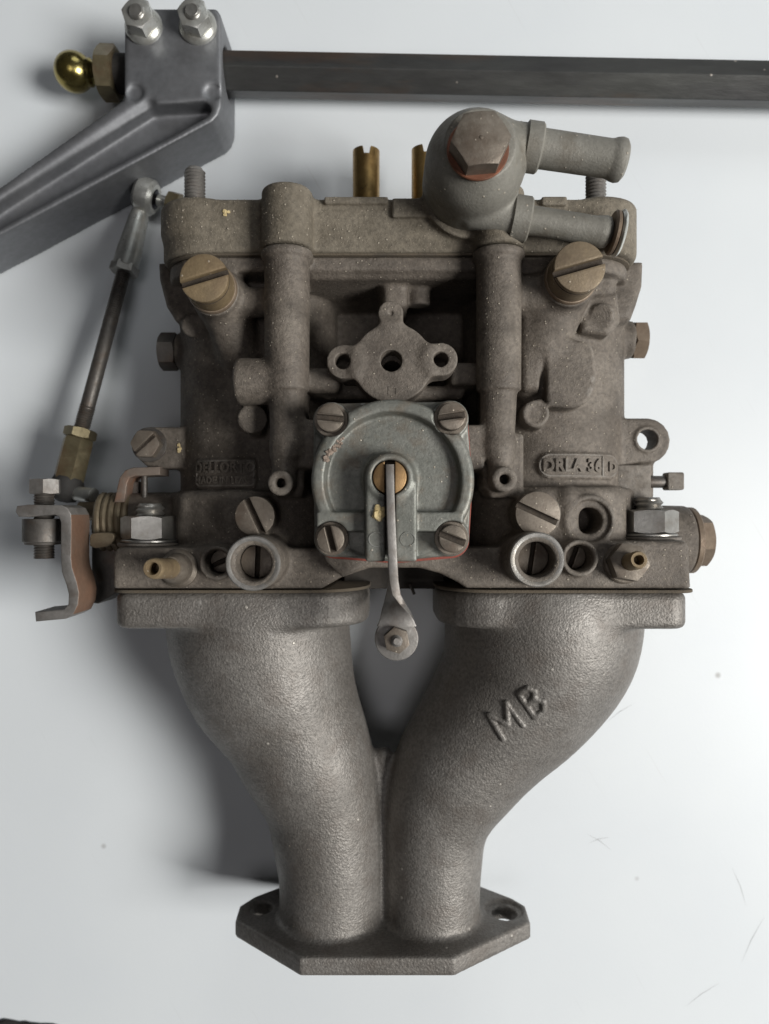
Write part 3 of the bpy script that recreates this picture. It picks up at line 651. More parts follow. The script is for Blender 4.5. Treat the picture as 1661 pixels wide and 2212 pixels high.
# --- raised lettering
TRB, TRM = bvh_of(body), bvh_of(manifold)
def drape(tree, verts, cx, cy, ang=0, lift=0.0, sx=1.0, shear=0.0):
    out = []; ca, sa = math.cos(ang), math.sin(ang)
    for x, y, z in verts:
        x = x * sx + y * shear
        X, Y = cx + x * ca - y * sa, cy + x * sa + y * ca
        hit = tree.ray_cast(Vector((X, Y, 150)), Vector((0, 0, -1)))
        out.append((X, Y, (hit[0].z if hit[0] else 60) + z + lift))
    return out
def letters(name, txt, px, py, z, size, ext, tree, mat, parent, ang=0, sx=1, bev=.0, shear=0, fat=.018):
    v, f = text_mesh(txt, size, ext, bev, fat=fat); c = P(px, py, z); m = MB(); m.v = drape(tree, v, c[0], c[1], ang, ext * .6, sx, shear); m.f = f
    return m.build(name, mat, parent, 50)
def outline(name, poly, wdt, tree, mat, parent, ht=.3):
    pts = []; n = len(poly)
    for i in range(n):
        a, b = np.array(poly[i]), np.array(poly[(i + 1) % n]); k = max(int(np.linalg.norm(b - a) / .5), 1)
        pts += [a + (b - a) * t / k for t in range(k)]
    cen = np.mean(pts, axis=0); m = MB(); r = [[], [], [], []]
    for i, p in enumerate(pts):
        t = pts[(i + 1) % len(pts)] - pts[i - 1]; nn = np.array((t[1], -t[0])) / (np.linalg.norm(t) + 1e-9)
        if np.dot(nn, p - cen) < 0: nn = -nn
        hit = tree.ray_cast(Vector((p[0], p[1], 150)), Vector((0, 0, -1))); z = hit[0].z if hit[0] else 60
        for q, (o, hh) in enumerate(((0, -.3), (0, ht), (-wdt, ht), (-wdt, -.3))):
            r[q].append((p[0] + nn[0] * o, p[1] + nn[1] * o, z + hh))
    m.grid([r[0], r[1], r[2], r[3]], True, False, False); return m.build(name, mat, parent, 50)
letters('lettering', 'DRLA 36', 1244, 1005, 67, 5.0, .42, TRB, 'dusty_cast_body', carb, sx=.88, bev=.08, fat=.03)
letters('lettering', 'D', 1331, 1008, 62, 3.9, .42, TRB, 'dusty_cast_body', carb, bev=.08)
c = P(1309, 1005, 64); m = MB(); m.v = drape(TRB, [(x, y, z) for x in (-.22, .22) for y in (-3, 3) for z in (-.3, .4)], c[0], c[1]); m.f = [(0, 1, 3, 2), (4, 6, 7, 5), (0, 4, 5, 1), (2, 3, 7, 6), (1, 5, 7, 3), (0, 2, 6, 4)]; m.build('divider', 'dusty_cast_body', carb)
outline('plate_rim', rrect(*(P(1167, 1029, 65)[:2]), *(P(1354, 980, 65)[:2]), 3.2, 8), .45, TRB, 'dusty_cast_body', carb)
letters('lettering', 'DELLORTO', 481, 1010, 64, 4.3, .5, TRB, 'dusty_cast_body', carb, sx=.82, bev=.05, fat=.03)
letters('lettering', 'MADE IN ITALY', 481, 1037, 64, 2.75, .38, TRB, 'dusty_cast_body', carb, sx=.92, bev=.05)
outline('plate_rim', rrect(*(P(414, 1050, 64)[:2]), *(P(549, 993, 64)[:2]), 1.3, 4), .45, TRB, 'dusty_cast_body', carb)
# the two founder's letters on the runner: rounded cast strokes that follow the surface
fl_ = Field((24, -78, 40), (56, -40, 76), .35)
def stroke(px, py, pts, ang=math.radians(34)):
    out = []
    for k in range(len(pts) - 1):
        for t in np.linspace(0, 1, 5)[:-1 if k < len(pts) - 2 else None]:
            u = pts[k][0] * (1 - t) + pts[k + 1][0] * t; v = pts[k][1] * (1 - t) + pts[k + 1][1] * t
            x = px + u * math.cos(ang) - v * math.sin(ang); y = py - (u * math.sin(ang) + v * math.cos(ang))
            c = P(x, y, 64)
            for _ in range(3): h_ = TRM.ray_cast(Vector((c[0], c[1], 150)), Vector((0, 0, -1))); c = P(x, y, h_[0].z)
            out.append((c[0], c[1], h_[0].z - .15 + .2 * noise.noise(Vector((u * .2, v * .2, px)))))
    fl_.sweep(out, [1.0 + .25 * noise.noise(Vector((q[0], q[1], 2))) for q in out], k=.6)
stroke(1092, 1556, [(-26, -30), (-23, 30), (0, -10), (23, 30), (26, -30)])
stroke(1152, 1514, [(-17, -31), (-17, 31), (6, 30), (15, 17), (5, 3), (-17, 1)])
stroke(1152, 1514, [(5, 3), (18, -13), (8, -29), (-17, -31)])
fl_.build('lettering', 'sand_cast_manifold', manifold)

# throttle gear block; its near-black colour paints in shade under the arch
g = MB(); g.box((-13, -24.6, 30), (19, -2, 45), .6); g.build('throttle_shade_block', 'arch_shade', carb)
MB().cyl(P(886, 1262, 46), P(895, 1284, 46), .5, ch=.1).build('spring_tail', 'dark_steel', carb)

for (xa, ya, xb, yb) in ((1580, 1872, 1612, 1958), (1600, 2082, 1652, 1978), (1266, 1800, 1322, 1838), (1270, 1822, 1318, 1808), (1478, 2176, 1556, 2122), (1085, 1748, 1112, 1672), (1310, 1560, 1372, 1518)):
    p, q = P(xa, ya, T), P(xb, yb, T); d = (q - p) / np.linalg.norm(q - p); nn = np.array((-d[1], d[0], 0)); mid = (p + q) / 2 + nn * .5
    m = MB(); up = np.array((0, 0, .03)); m.v = [tuple(p + up), tuple(mid + nn * .11 + up), tuple(q + up), tuple(mid - nn * .11 + up)]; m.f = [(0, 3, 2, 1)]
    m.build('scratch', 'table_scratch', tb)

# ------------------------------------------------------------------ pump cover
fp = Field((-26, -22, 78), (30, 32, 104), .38)
ZR = 92.0
cc = P(848.5, 1038, ZR); R = LN(177, ZR)
fp.cyl((cc[0], cc[1], 83.0), (cc[0], cc[1], ZR), R, rnd=1.3, k=0)
SC = [P(x, y, 94) for x, y in ((712, 902), (977, 898), (713.5, 1165), (979, 1164))]
for s in SC:
    fp.cyl((s[0], s[1], 83.0), (s[0], s[1], 88.5), LN(40, 90), rnd=.4, k=1.5)
lo = [(SC[i][0], SC[i][1]) for i in (0, 1, 3, 2)]
fp.prism(pump_outline(0), 83.0, 86.0, axis=2, rnd=.4, k=.8)
# dish
fp.cyl((cc[0], cc[1], 88.4), (cc[0], cc[1], 100), R - 3.9, R - 1.9, rnd=.5, k=.5, mode='sub')
# dome of the dish
fp.cyl((cc[0], cc[1], 84), (cc[0], cc[1], 91.6), R + 4.0, 6, rnd=1.0, k=1.6, mode='add') if False else None
fp.op(lambda X, Y, Z: (np.sqrt((X - cc[0]) ** 2 + (Y - cc[1]) ** 2 + (Z - (91.4 - 75)) ** 2) - 75) , (cc[0] - 15.5, cc[1] - 15.5, 84), (cc[0] + 15.5, cc[1] + 15.5, 92), .5, 'add') if False else None
# flat cut across the lower third
b0 = P(675, 1290, 90); b1 = P(1025, 1147, 90)
fp.box((b0[0], b0[1], 86.6), (b1[0], b1[1], 110), rnd=.2, k=.3, mode='sub')
l0 = P(684, 1148, ZR); l1 = P(1000, 1106, ZR); fp.box((l0[0], l0[1], 83.5), (l1[0], l1[1], 92.2), rnd=.4, k=.5)
# centre boss and lever block
bc = P(842, 1031, 97); fp.cyl((bc[0], bc[1], 84), bc, LN(62, 97), LN(52, 97), rnd=.8, k=1.6)
k0 = P(789, 1214, 97); k1 = P(901, 1036, 97); fp.box((k0[0], k0[1], 84), (k1[0], k1[1], 96.5), rnd=.7, k=.7)
for s in SC:
    fp.cyl((s[0], s[1], 88.3), (s[0], s[1], 99), LN(38, 90), rnd=.2, k=.4, mode='sub')
# bore for plunger and slot for the lever
fp.cyl((bc[0], bc[1], 90), (bc[0], bc[1], 110), LN(38.5, 97), rnd=.1, k=.25, mode='sub')
k0 = P(831.5, 1260, 98); k1 = P(855, 1000, 98); fp.box((k0[0], k0[1], 88), (k1[0], k1[1], 110), rnd=.1, k=.2, mode='sub')
pump = fp.build('pump_cover', 'zinc_casting', carb); pump['label'] = 'round greenish-grey pump cover with four slotted screws'
# round marks on the block
for px in (812, 880):
    c = P(px, 1165, 96.6); MB().ring((c[0], c[1], 96.3), (0, 0, 1), 1.65, 1.95, .38, .1).build('ejector_mark', 'zinc_casting', pump)
# red gasket
g = MB(); g.plate([pump_outline(0, .5, -.8)], 82.05, 82.95, .15); g.build('pump_gasket', 'red_gasket', carb)
# screws
for s, a in zip(SC, (-6, 8, 104, -22)):
    m = MB(); m.ring((s[0], s[1], 88.3), (0, 0, 1), 1.2, LN(37, 90), .9, .15)
    m.build('washer', 'dull_bronze_screw', carb)
    MB().slot_head((s[0], s[1], 89.25), (0, 0, 1), LN(30, 94), 4.2, 1.45, 2.0, math.radians(a), ch=.35).build('screw', 'dull_bronze_screw', carb)
# plunger and lever
m = MB(); r = LN(36.5, 97); mm_ = LN(11, 97)
m.slot_head((bc[0], bc[1], 90), (0, 0, 1), r, 7.2, 2 * mm_, 3.5, math.radians(90), ch=.3); m.build('plunger', 'bronze', carb)
lv = MB(); secs = []
for (x, y, w_, d_, z, tw) in ((842, 1003, 18, 4.2, 98.0, 0), (843, 1060, 18, 4.6, 99.2, 0), (845, 1130, 19, 4.8, 99.4, 0), (848, 1200, 19.5, 4.8, 99.0, 0), (849.5, 1255, 20, 5.0, 97.8, 4), (850, 1285, 20, 5.2, 96.6, 18), (853, 1305, 19, 6.2, 95.4, 42), (856, 1325, 18, 7.6, 94.6, 72), (857, 1340, 16, 8.8, 94.2, 90), (857, 1352, 15, 10.0, 94.0, 90)):
    c = P(x, y, z); w2 = LN(w_, z) / 2; dd = d_ / 2; q = math.radians(tw); ring = []
    for (u, v) in rrect(-w2, -dd, w2, dd, .3, 2):
        ring.append(c + np.array((u * math.cos(q) + v * math.sin(q), 0, -u * math.sin(q) + v * math.cos(q))) - np.array((0, 0, dd * math.cos(q))))
    secs.append(ring)
lv.grid(secs)
ec = P(856.5, 1379, 93.5)
lv.plate([circ(ec[0], ec[1], LN(47, 93), 40), circ(ec[0], ec[1], 1.4, 16)], 92.6, 94.4, .25)
lever = lv.build('pump_lever', 'worn_steel', carb)
MB().hexa((ec[0], ec[1], 94.42), (0, 0, 1), LN(50, 95), 2.6, rot=.2).build('nut', 'dull_bronze_screw', lever)
MB().thread((ec[0], ec[1], 84), (0, 0, 1), LN(12.5, 97), 14.4, .5).build('threaded_stud', 'worn_steel', lever)
MB().cyl(P(857, 1372, 92.5), P(842, 1290, 60), 1.4).build('pump_rod', 'dark_steel', lever)

# ------------------------------------------------------------------ jets, discs and nozzles
for (px, py, R, a, zt) in ((550, 1115, 42.5, -65, 76), (1162, 1110, 48, -25, 76)):
    c = P(px, py, zt + 2.2); MB().slot_head((c[0], c[1], zt - .5), (0, 0, 1), LN(R, zt), 2.7, 1.6, 1.9, math.radians(a), ch=.25).build('jet_plug', 'dull_bronze_screw', carb)
for (px, py, zb, R, a) in ((546, 1217, 77, 38.5, 88), (1160, 1209, 76, 38.5, 82), (467, 1216, 66, 26.5, 25), (1253, 1206, 66, 28.5, 70)):
    zt = {77: 87, 76: 86, 66: 76}[zb]; c = P(px, py, zt)
    MB().slot_head((c[0], c[1], zb - .3), (0, 0, 1), LN(R, zt) - .15, 3.0, 1.3, 1.5, math.radians(a), ch=.2).build('mixture_screw', 'dull_bronze_screw', carb)
for (px, py, zt) in ((546, 1217, 87), (1160, 1209, 86)):
    c = P(px, py, zt); r = LN(39, zt); Ro = LN(59.5, zt)
    MB().lathe((c[0], c[1], zt - 2.2), (0, 0, 1), [(0, Ro - .05), (0, Ro + .06), (1.9, Ro + .03), (2.25, Ro - .25), (2.28, r + 1.3), (1.5, r + .1), (0, r - .02)], 48, False, False).build('tower_rim', 'machined_zinc', carb)
for i, (bx, by, tx, ty, zb, zt) in enumerate(((388, 1228, 327, 1228, 72, 94), (1347, 1217, 1382, 1209, 72, 87))):
    p0 = P(bx, by, zb); p1 = P(tx, ty, zt); d = p1 - p0; L = np.linalg.norm(d)
    m = MB(); m.lathe(p0, d, [(-1.0, 5.4), (1.0, 5.4), (1.4, 5.0), (2.0, 4.4)] if i == 0 else [(-1, 5.8), (.8, 5.8), (1.1, 5.4)], 36)
    if i: m.hexa(p0 + d / L * 1.0, d, 9.6, 5.6, rot=.35)
    else: m.lathe(p0 + d / L * 1.9, d, [(0, 4.4), (4.5, 3.9), (6, 3.2)], 36)
    nz = m.build('nozzle_base', 'dull_bronze_screw', carb)
    r = (2.75, 2.45)[i]
    m = MB(); m.lathe(p0 + d / L * (5, 6)[i], d, [(0, r), (L - 7 - i, r), (L - 6.2 - i, r - .1), (L - 5.8 - i, r - .4), (L - 5.8 - i, r - 1.05), (L - 6.4 - i, r - 1.25), (L - 12, r - 1.3)], 32, False, True)
    m.build('vacuum_nozzle', 'dusty_brass', nz)
# little press-in plugs
# ------------------------------------------------------------------ brass caps
for (px, py, R, a) in ((440, 600, 53, 17), (1253, 576, 56, 16)):
    zt = 88; c = P(px, py, zt); r = LN(R, zt)
    MB().lathe((c[0], c[1], 77.8), (0, 0, 1), [(0, r + .45), (.9, r + .5), (1.4, r + .2), (1.6, r - .3)], 48).build('sealing_ring', 'brown_nut', carb)
    MB().slot_head((c[0], c[1], 79.3), (0, 0, 1), r, 8.7, 1.75, 2.2, math.radians(a), ch=.5).build('brass_cap', 'dusty_brass' if px < 800 else 'browned_brass', carb)

# ------------------------------------------------------------------ fuel inlet
c = P(1029, 344, 91); bx, by = c[0], c[1]; R = LN(110, 91)
ff = Field((bx - 16, by - 18, 70), (bx + 40, by + 18, 104), .45)
ff.cyl((bx, by, 74.5), (bx, by, 88.8), R, R, rnd=.3, k=0)
ff.sweep([(bx, by, 86), (bx, by, 88.2)], [R, R], k=0)
ff.cyl((bx, by, 90), (bx, by, 99), 8.8, 8.4, rnd=.4, k=2.5)
def barb(p0, p1, rc, rt, rb, cl, name):
    p0 = np.array(p0); p1 = np.array(p1); d = p1 - p0; L = np.linalg.norm(d); d = d / L
    ff.cyl(p0 - d * 12, p0 + d * 1, rt + .2, rc - .6, rnd=.6, k=2.0)
    m = MB(); m.lathe(p0, d, [(-.3, rc - .5), (0, rc), (cl, rc), (cl + .5, rc - .5), (cl + .6, rt + .1), (L - 4.6, rt), (L - 3.8, rt + .15), (L - 3.1, rb - .25), (L - 1.8, rb), (L - .7, rb - .25), (L, rb - 1.2), (L, rt - 1.5), (L - 6, rt - 1.6)], 44, True, True)
    return m.build(name, 'dusty_zinc', inlet_parts)
inlet_parts = carb
u0, u1 = P(1134, 316, 90), P(1350, 348, 90)
barb(u0, u1, LN(52, 90), LN(40, 90), LN(46, 90), LN(30, 90), 'hose_barb')
v0, v1 = P(1106, 470, 81), P(1318, 503, 81)
barb(v0, v1, LN(48, 81), LN(30, 81), LN(34, 81), LN(34, 81), 'hose_barb')
ff.D = np.maximum(ff.D, ff.ax[2][None, None, :] - 98.95)
inlet = ff.build('fuel_inlet', 'dusty_zinc', carb)
d = v1 - v0; d /= np.linalg.norm(d)
w0 = P(1326, 503, 81)
MB().ring(w0 - d * .9, d, 2.0, LN(47, 81), 1.6, .5).build('end_washer', 'brown_nut', carb)
MB().ring(w0 + d * .75, d, 2.0, LN(50, 81), 1.3, .55).build('end_ring', 'bright_plated_steel', carb)
bx -= .7; by -= 1.7
MB().ring((bx, by, 99.0), (0, 0, 1), 5.0, 7.7, .9, .2).build('copper_washer', 'copper_washer', carb)
hb = MB(); c = P(1031, 305, 105.5); hb.hexa((bx + .1, by, 99.9), (0, 0, 1), 12.6, 5.7, rot=.61, bot=False, slope=.62)
hb.blob((bx + .1, by, 105.6), .55, 2, 2, .3, (1, 1, .35)); bolt = hb.build('inlet_bolt', 'dull_bronze_screw', carb)

# ------------------------------------------------------------------ studs, nuts and bolts
for (px, py0, py1, z) in ((421, 364, 470, 66), (1287, 372, 470, 62)):
    p1 = P(px, py0, z); p0 = np.array((p1[0], 86.0, z)); MB().thread(p0, (0, 1, 0), 3.05, p1[1] - 86.0, 1.0, .6).build('cover_stud', 'worn_steel', carb)
for (px, z, yb) in ((324, 58, 1176), (1401, 58, 1164)):
    b0 = P(px, yb, z); yt = P(0, 1100, z)[1] if px < 800 else P(0, 1083, z)[1]
    b0[1] = P(0, 1183 if px < 800 else 1169, ZF)[1]
    ax = (0, 1, 0)
    MB().ring(b0, ax, 4.2, LN(67, z), .9, .2).build('washer', 'dusty_cast_body', carb)
    MB().ring(b0 + (0, .95, 0), ax, 4.2, LN(60, z), .9, .25).build('washer', 'steel', carb)
    nt = b0 + (0, 1.9, 0)
    MB().hexa(nt, ax, 14.8, LN(50, z), rot=math.radians(40 if px < 800 else 12), up=(0, 0, 1)).build('nut', 'steel', carb)
    MB().thread(b0, ax, 4.25, (nt[1] - b0[1]) + LN(50, z) + LN(27, z), 1.6, .75).build('stud', 'steel', carb)
    yb2 = P(0, 1360, 70)[1]; MB().thread((b0[0] * 1.0 + (0, .6)[px > 800], yb2 + 1, z - 6), (0, -1, 0), 3.4, 2.6 if px < 800 else 1.8, 1.25, .5).build('stud_end', 'dark_steel', carb)
# side bolts
sb = s1
MB().hexa((P(1362, 0, ZC)[0], s1[1], ZC), (1, 0, 0), 11.2, LN(29, ZC), rot=.25).build('side_bolt', 'brown_nut', carb)
MB().hexa((P(384, 0, ZC)[0], s2[1], ZC), (-1, 0, 0), 10.6, LN(36, ZC), rot=.3).build('side_bolt', 'dark_steel', carb)
# slotted hex screw on the left lug
c = P(323, 961, ZL); MB().ring((c[0], c[1], ZL), (0, 0, 1), 1.5, 5.4, .7, .15).build('washer', 'dark_steel', carb)
m = MB(); m.hexa((c[0], c[1], ZL + .7), (0, 0, 1), LN(57, 57), 2.4, rot=.5, top=False)
a_ = math.radians(42); hx = LN(57, 57) / 2
for sg in (1, -1):
    pts = []
    for (X_, Y_) in circ(0, 0, hx / math.cos(math.pi / 6), 6, .5 - a_ + math.pi / 6): pts.append((X_, Y_ * sg))
    # half hexagon on one side of the slot
    fine = circ(0, 0, 1, 180)
    def rad(q): k = (q - (.5 - a_) + math.pi / 6) % (math.pi / 3) - math.pi / 6; return min(hx / math.cos(k), hx * 1.1)
    half = [(rad(q) * math.cos(q), rad(q) * math.sin(q)) for q in np.linspace(.13, math.pi - .13, 40)]
    if sg < 0: half = [(rad(q) * math.cos(q), rad(q) * math.sin(q)) for q in np.linspace(math.pi + .13, 2 * math.pi - .13, 40)]
    m.plate([half], 3.0, 4.6, .2, 1, Matrix.Translation(Vector((c[0], c[1], ZL))) @ Matrix.Rotation(a_, 4, 'Z'))
m.build('lug_screw', 'dull_bronze_screw', carb)
# pin and throttle shaft end on the right
p = P(1412, 1041, 50); MB().cyl(p - (6, 0, 0), p + (4.2, 0, 0), 1.9).build('pin', 'dark_steel', carb)
MB().box(p + (3.4, -2.6, -2.2), p + (8.6, 2.9, 2.6), .6).build('pin_head', 'dusty_cast_body', carb)
MB().box(P(1330, 1100, 52), P(1402, 1005, 52) + (0, 0, 1.8), .5).build('stop_bracket', 'dusty_cast_body', carb)
sx = P(1487, 0, 46)[0]; sy = s0[1]
MB().ring((sx, sy, 44), (1, 0, 0), 3, 10.6, 2.0, .3).build('shaft_washer', 'brown_nut', carb)
MB().hexa((sx + 2.0, sy, 44), (1, 0, 0), 14.5, 4.6, rot=.3).build('shaft_nut', 'brown_nut', carb)
MB().thread((sx + 3, sy, 44), (1, 0, 0), 3.4, 5.4, 1.0).build('throttle_shaft_end', 'steel', carb)

# ------------------------------------------------------------------ throttle linkage on the left
zb_, zf_ = 58.0, 71.0
brk = [(33, 1106), (36, 1093), (60, 1090), (132, 1091), (146, 1097), (154, 1112), (155, 1130), (154, 1205), (156, 1226), (166, 1256), (171, 1280), (169, 1306), (159, 1327), (141, 1337), (77, 1343), (75, 1322), (138, 1316), (147, 1306), (148, 1284), (143, 1264), (133, 1236), (131, 1206), (131, 1128), (127, 1116), (118, 1112), (60, 1117), (40, 1116)]
lk = MB(); lk.plate([XY(brk, zf_)], zb_, zf_, .3); bl = lk.build('bent_lever', 'worn_steel', carb)
bl.data.materials.append(MAT['orange_rust'])
for p_ in bl.data.polygons:
    if p_.normal.x > .55 and p_.center.y < P(0, 1120, zf_)[1] / 1000: p_.material_index = 1
bz = 65.0; bx_ = P(97, 0, bz)[0]
def Y_(py): return P(0, py, bz)[1]
MB().hexa((bx_, Y_(1067), bz), (0, 1, 0), LN(58, bz), Y_(1035) - Y_(1067), rot=.32, slope=.4).build('adjuster_head', 'worn_steel', carb)
MB().thread((bx_ - .2, Y_(1206), bz), (0, 1, 0), LN(21.5, bz), Y_(1066) - Y_(1206), .8, .35, tip=False).build('adjuster_screw', 'dark_steel', carb)
MB().lathe((bx_ - .6, Y_(1176), bz), (0, 1, 0), [(0, LN(27, bz)), (0, LN(36, bz)), (.7, LN(38, bz)), (.9, LN(41, bz)), (7.3, LN(41, bz)), (7.5, LN(40, bz))], 36).build('sleeve', 'dark_steel', carb)
# throttle spindle, return spring and its hooks
sp_y = P(0, 1112, 40)[1]
MB().cyl((P(172, 0, 44)[0], sp_y + 1.2, 44), (-58, sp_y + 1.2, 44), 3.0).build('spindle', 'dull_plated', carb)
MB().cyl((P(200, 0, 50)[0], sp_y - 3.5, 46), (P(222, 0, 50)[0], sp_y - 3.5, 46), 5.2).build('spindle_nut', 'dull_plated', carb)
cs_ = MB(); n = 220; pts = []
for i in range(n + 1):
    q = i / n; a = q * 5.0 * 2 * math.pi
    pts.append((P(222, 0, 48)[0] + q * 10.5, sp_y - 2.5 + 8.6 * math.cos(a), 46 + 8.6 * math.sin(a)))
cs_.tube(pts, 1.2, 10); cs_.build('return_spring', 'dull_plated', carb)
MB().plate([smooth_poly(XY([(193, 1158), (200, 1151), (243, 1150), (248, 1162), (238, 1180), (194, 1186)], 60), 1)], 57.5, 60, .3).build('spring_tab', 'dull_plated', carb)
MB().plate([XY([(192, 1180), (246, 1176), (250, 1280), (206, 1306), (192, 1304)], 52)], 36, 50, .4).build('stop_arm', 'dark_steel', carb)
hoop = [(246, 1085), (258, 1032), (270, 1016), (286, 1010), (345, 1008), (345, 1026), (292, 1028), (280, 1032), (274, 1044), (268, 1085)]
MB().plate([XY(hoop, 54)], 44, 54, .3).build('spring_anchor', 'rusty_steel', carb)
MB().box(P(278, 1070, 48) - (0, 0, 8), P(300, 1040, 48), .4).build('anchor_block', 'dark_steel', carb)
MB().cyl(P(312, 1080, 50), P(312, 1015, 50), 1.0).build('spring_leg', 'dark_steel', carb)

# ------------------------------------------------------------------ brass tubes standing on top of the cover
for (px, z, yt) in ((791, 40, 328), (918, 40, 325)):
    c = P(px, yt, z); y0 = 88.0; L = c[1] - y0; r = LN(29, z); m = MB(); seg = 48; rings = []
    for (rr, tt, top) in ((r, 0, 0), (r, L, 1), (r - .8, L, 1), (r - .8, 0, 0)):
        ring = []
        for j in range(seg):
            q = 2 * math.pi * j / seg; x_, z_ = rr * math.cos(q), rr * math.sin(q)
            t_ = tt - (2.4 if top and abs(x_ - .3) < 1.0 else 0)
            ring.append((c[0] + x_, y0 + t_, z + z_))
        rings.append(ring)
    m.grid(rings, True, False, False); m.build('brass_tube', 'brass', carb)

# ------------------------------------------------------------------ push rod with ball joints
rod = thing('linkage_rod', 'thin threaded linkage rod with ball joints leaning beside the carburettor', 'linkage rod', P(200, 800, T))
zt_, zl = 24.5, 38.0
t0 = P(268, 585, zt_ + 2); t1 = P(166, 965, zl - 2)
d = t1 - t0; L = np.linalg.norm(d); dn = d / L
m = MB(); m.thread(t0, dn, 2.45, L * .30, .8, .3, tip=False); m.build('upper_thread', 'dark_steel', rod)
MB().cyl(t0 + dn * L * .28, t0 + dn * L * .80, 2.4).build('rod', 'dark_steel', rod)
MB().thread(t0 + dn * L * .78, dn, 2.6, L * .22, .8, .3, tip=False).build('lower_thread', 'dark_steel', rod)
ej = P(316, 425, zt_)
s_top = P(302, 462, zt_)
MB().lathe(s_top, t0 - s_top, [(-3, 2.2), (-.5, 2.9), (1.5, 3.3), (6, 3.6), (13, 4.2), (np.linalg.norm(t0 - s_top) - 1.5, 4.4)], 32).build('socket', 'bright_plated_steel', rod)
MB().hexa(t0 - dn * 2.2, dn, 8.4, 3.2, rot=.2).build('lock_nut', 'steel', rod)
ed = P(360, 438, zt_) - ej; ed /= np.linalg.norm(ed)
MB().lathe(ej - ed * 3.4, ed, [(0, 3.4), (0, 4.8), (1.2, 6.0), (3.4, 6.3), (5.6, 6.0), (6.8, 4.8), (6.8, 3.4)], 40, False, False).build('eye', 'bright_plated_steel', rod)
MB().lathe(ej, ed, [(4.75 * -math.cos(q), 4.75 * math.sin(q)) for q in np.linspace(.05, math.pi - .05, 20)], 32).build('ball', 'dark_ball', rod)
MB().cyl(ej + ed * 4, ej + ed * 9.5, 2.0).build('ball_stud', 'bright_plated_steel', rod)
MB().hexa(ej + ed * 8.0, ed, 8.0, 4.2, rot=.4).build('stud_nut', 'yellow_plated', rod)
l0 = P(175, 930, zl - 2); l1 = P(146, 1045, zl); dl = (l1 - l0) / np.linalg.norm(l1 - l0); LL = np.linalg.norm(l1 - l0)
MB().hexa(l0 - dl * .5, dl, 9.0, 3.2, rot=.1).build('lock_nut', 'yellow_plated', rod)
MB().lathe(l0 + dl * 2.8, dl, [(0, 4.6), (1, 5.0), (LL - 5, 5.1), (LL - 3.8, 4.9)], 6).build('socket', 'yellow_plated', rod)
MB().lathe(l1 - dl * 2, dl, [(0, 4.6), (2, 5.4), (5, 5.2), (7.5, 3.6), (8.2, 1.5)], 32).build('rubber_boot', 'black_gasket', rod)
MB().cyl(l1 + dl * 3 + (2, 0, 0), l1 + dl * 3 + (11, -1, 4), 2.4).build('ball_stud', 'bright_plated_steel', rod)
# small foot of the top joint rests on the table through its stud head
# ------------------------------------------------------------------ crossbar with aluminium arm
bar = thing('crossbar_linkage', 'milled aluminium arm clamped onto a dark hexagonal bar', 'crossbar', P(450, 180, T))
ZA = T + 22.6
fa = Field((P(-330, 0, ZA)[0], P(0, 800, ZA)[1], T - 1), (P(520, 0, T)[0], P(0, -20, ZA)[1], ZA + 3), .8)
ao = [(272, 17), (466, 17), (476, 30), (479, 150), (478, 225), (472, 245), (458, 262), (0, 508), (-320, 672), (-320, 640), (0, 404), (268, 214), (269, 30)]
fa.prism(XY(ao, ZA), T, ZA, axis=2, rnd=.6, k=0)
pk = [(322, 228), (440, 219), (452, 226), (455, 238), (446, 251), (0, 490), (-320, 655), (-320, 652), (0, 432)]
fa.prism(XY(pk, ZA), ZA - 6.5, ZA + 9, axis=2, rnd=1.2, k=1.2, mode='sub')
fa.sweep([P(318, 222, ZA + 1.2), P(-320, 665, ZA + 1.2)], [2.6, 2.6], k=1.0, mode='sub')
for px, py in ((291, 199), (459, 198)):
    c = P(px, py, ZA); fa.cyl(c - (0, 0, .9), c + (0, 0, 4), 2.7, rnd=.4, k=.4, mode='sub')
c = P(478, 160, T + 11.5); fa.cyl((c[0] - 6, c[1], T + 11.5), (c[0] + 10, c[1], T + 11.5), 7.9, rnd=.1, k=.2, mode='sub')
fa.build('clamp_arm', 'milled_aluminium', bar)
for (px, py) in ((311, 58), (428, 58)):
    c = P(px, py, ZA); m = MB(); m.lathe((c[0], c[1], ZA), (0, 0, 1), [(0, 6.2), (.7, 6.2), (1.2, 5.9), (2.0, 4.9)], 40); m.build('washer', 'bright_plated_steel', bar)
    MB().hexa((c[0], c[1], ZA + 1.2), (0, 0, 1), 9.0, 6.0, rot=.3, slope=.6).build('nut', 'bright_plated_steel', bar)
    MB().thread((c[0], c[1], ZA + 4), (0, 0, 1), 2.7, 4.4, .8, .35).build('bolt_end', 'steel', bar)
z_b = T + 11.5; q0 = P(470, 160.5, z_b); q1 = P(1800, 186, z_b); d = q1 - q0
hx_ = MB(); X_, Y__, A_ = basis(d, (0, 0, 1)); rings = []
for t_ in (0, 1):
    ring = []
    for i in range(6):
        for da in (-.035, .035):
            q = math.radians(60 * i + 40) + da; ring.append(q0 + d * t_ + (X_ * math.cos(q) + Y__ * math.sin(q)) * 7.15)
    rings.append(ring)
hx_.grid(rings); hx_.build('hex_bar', 'black_oxide_bar', bar, 20)
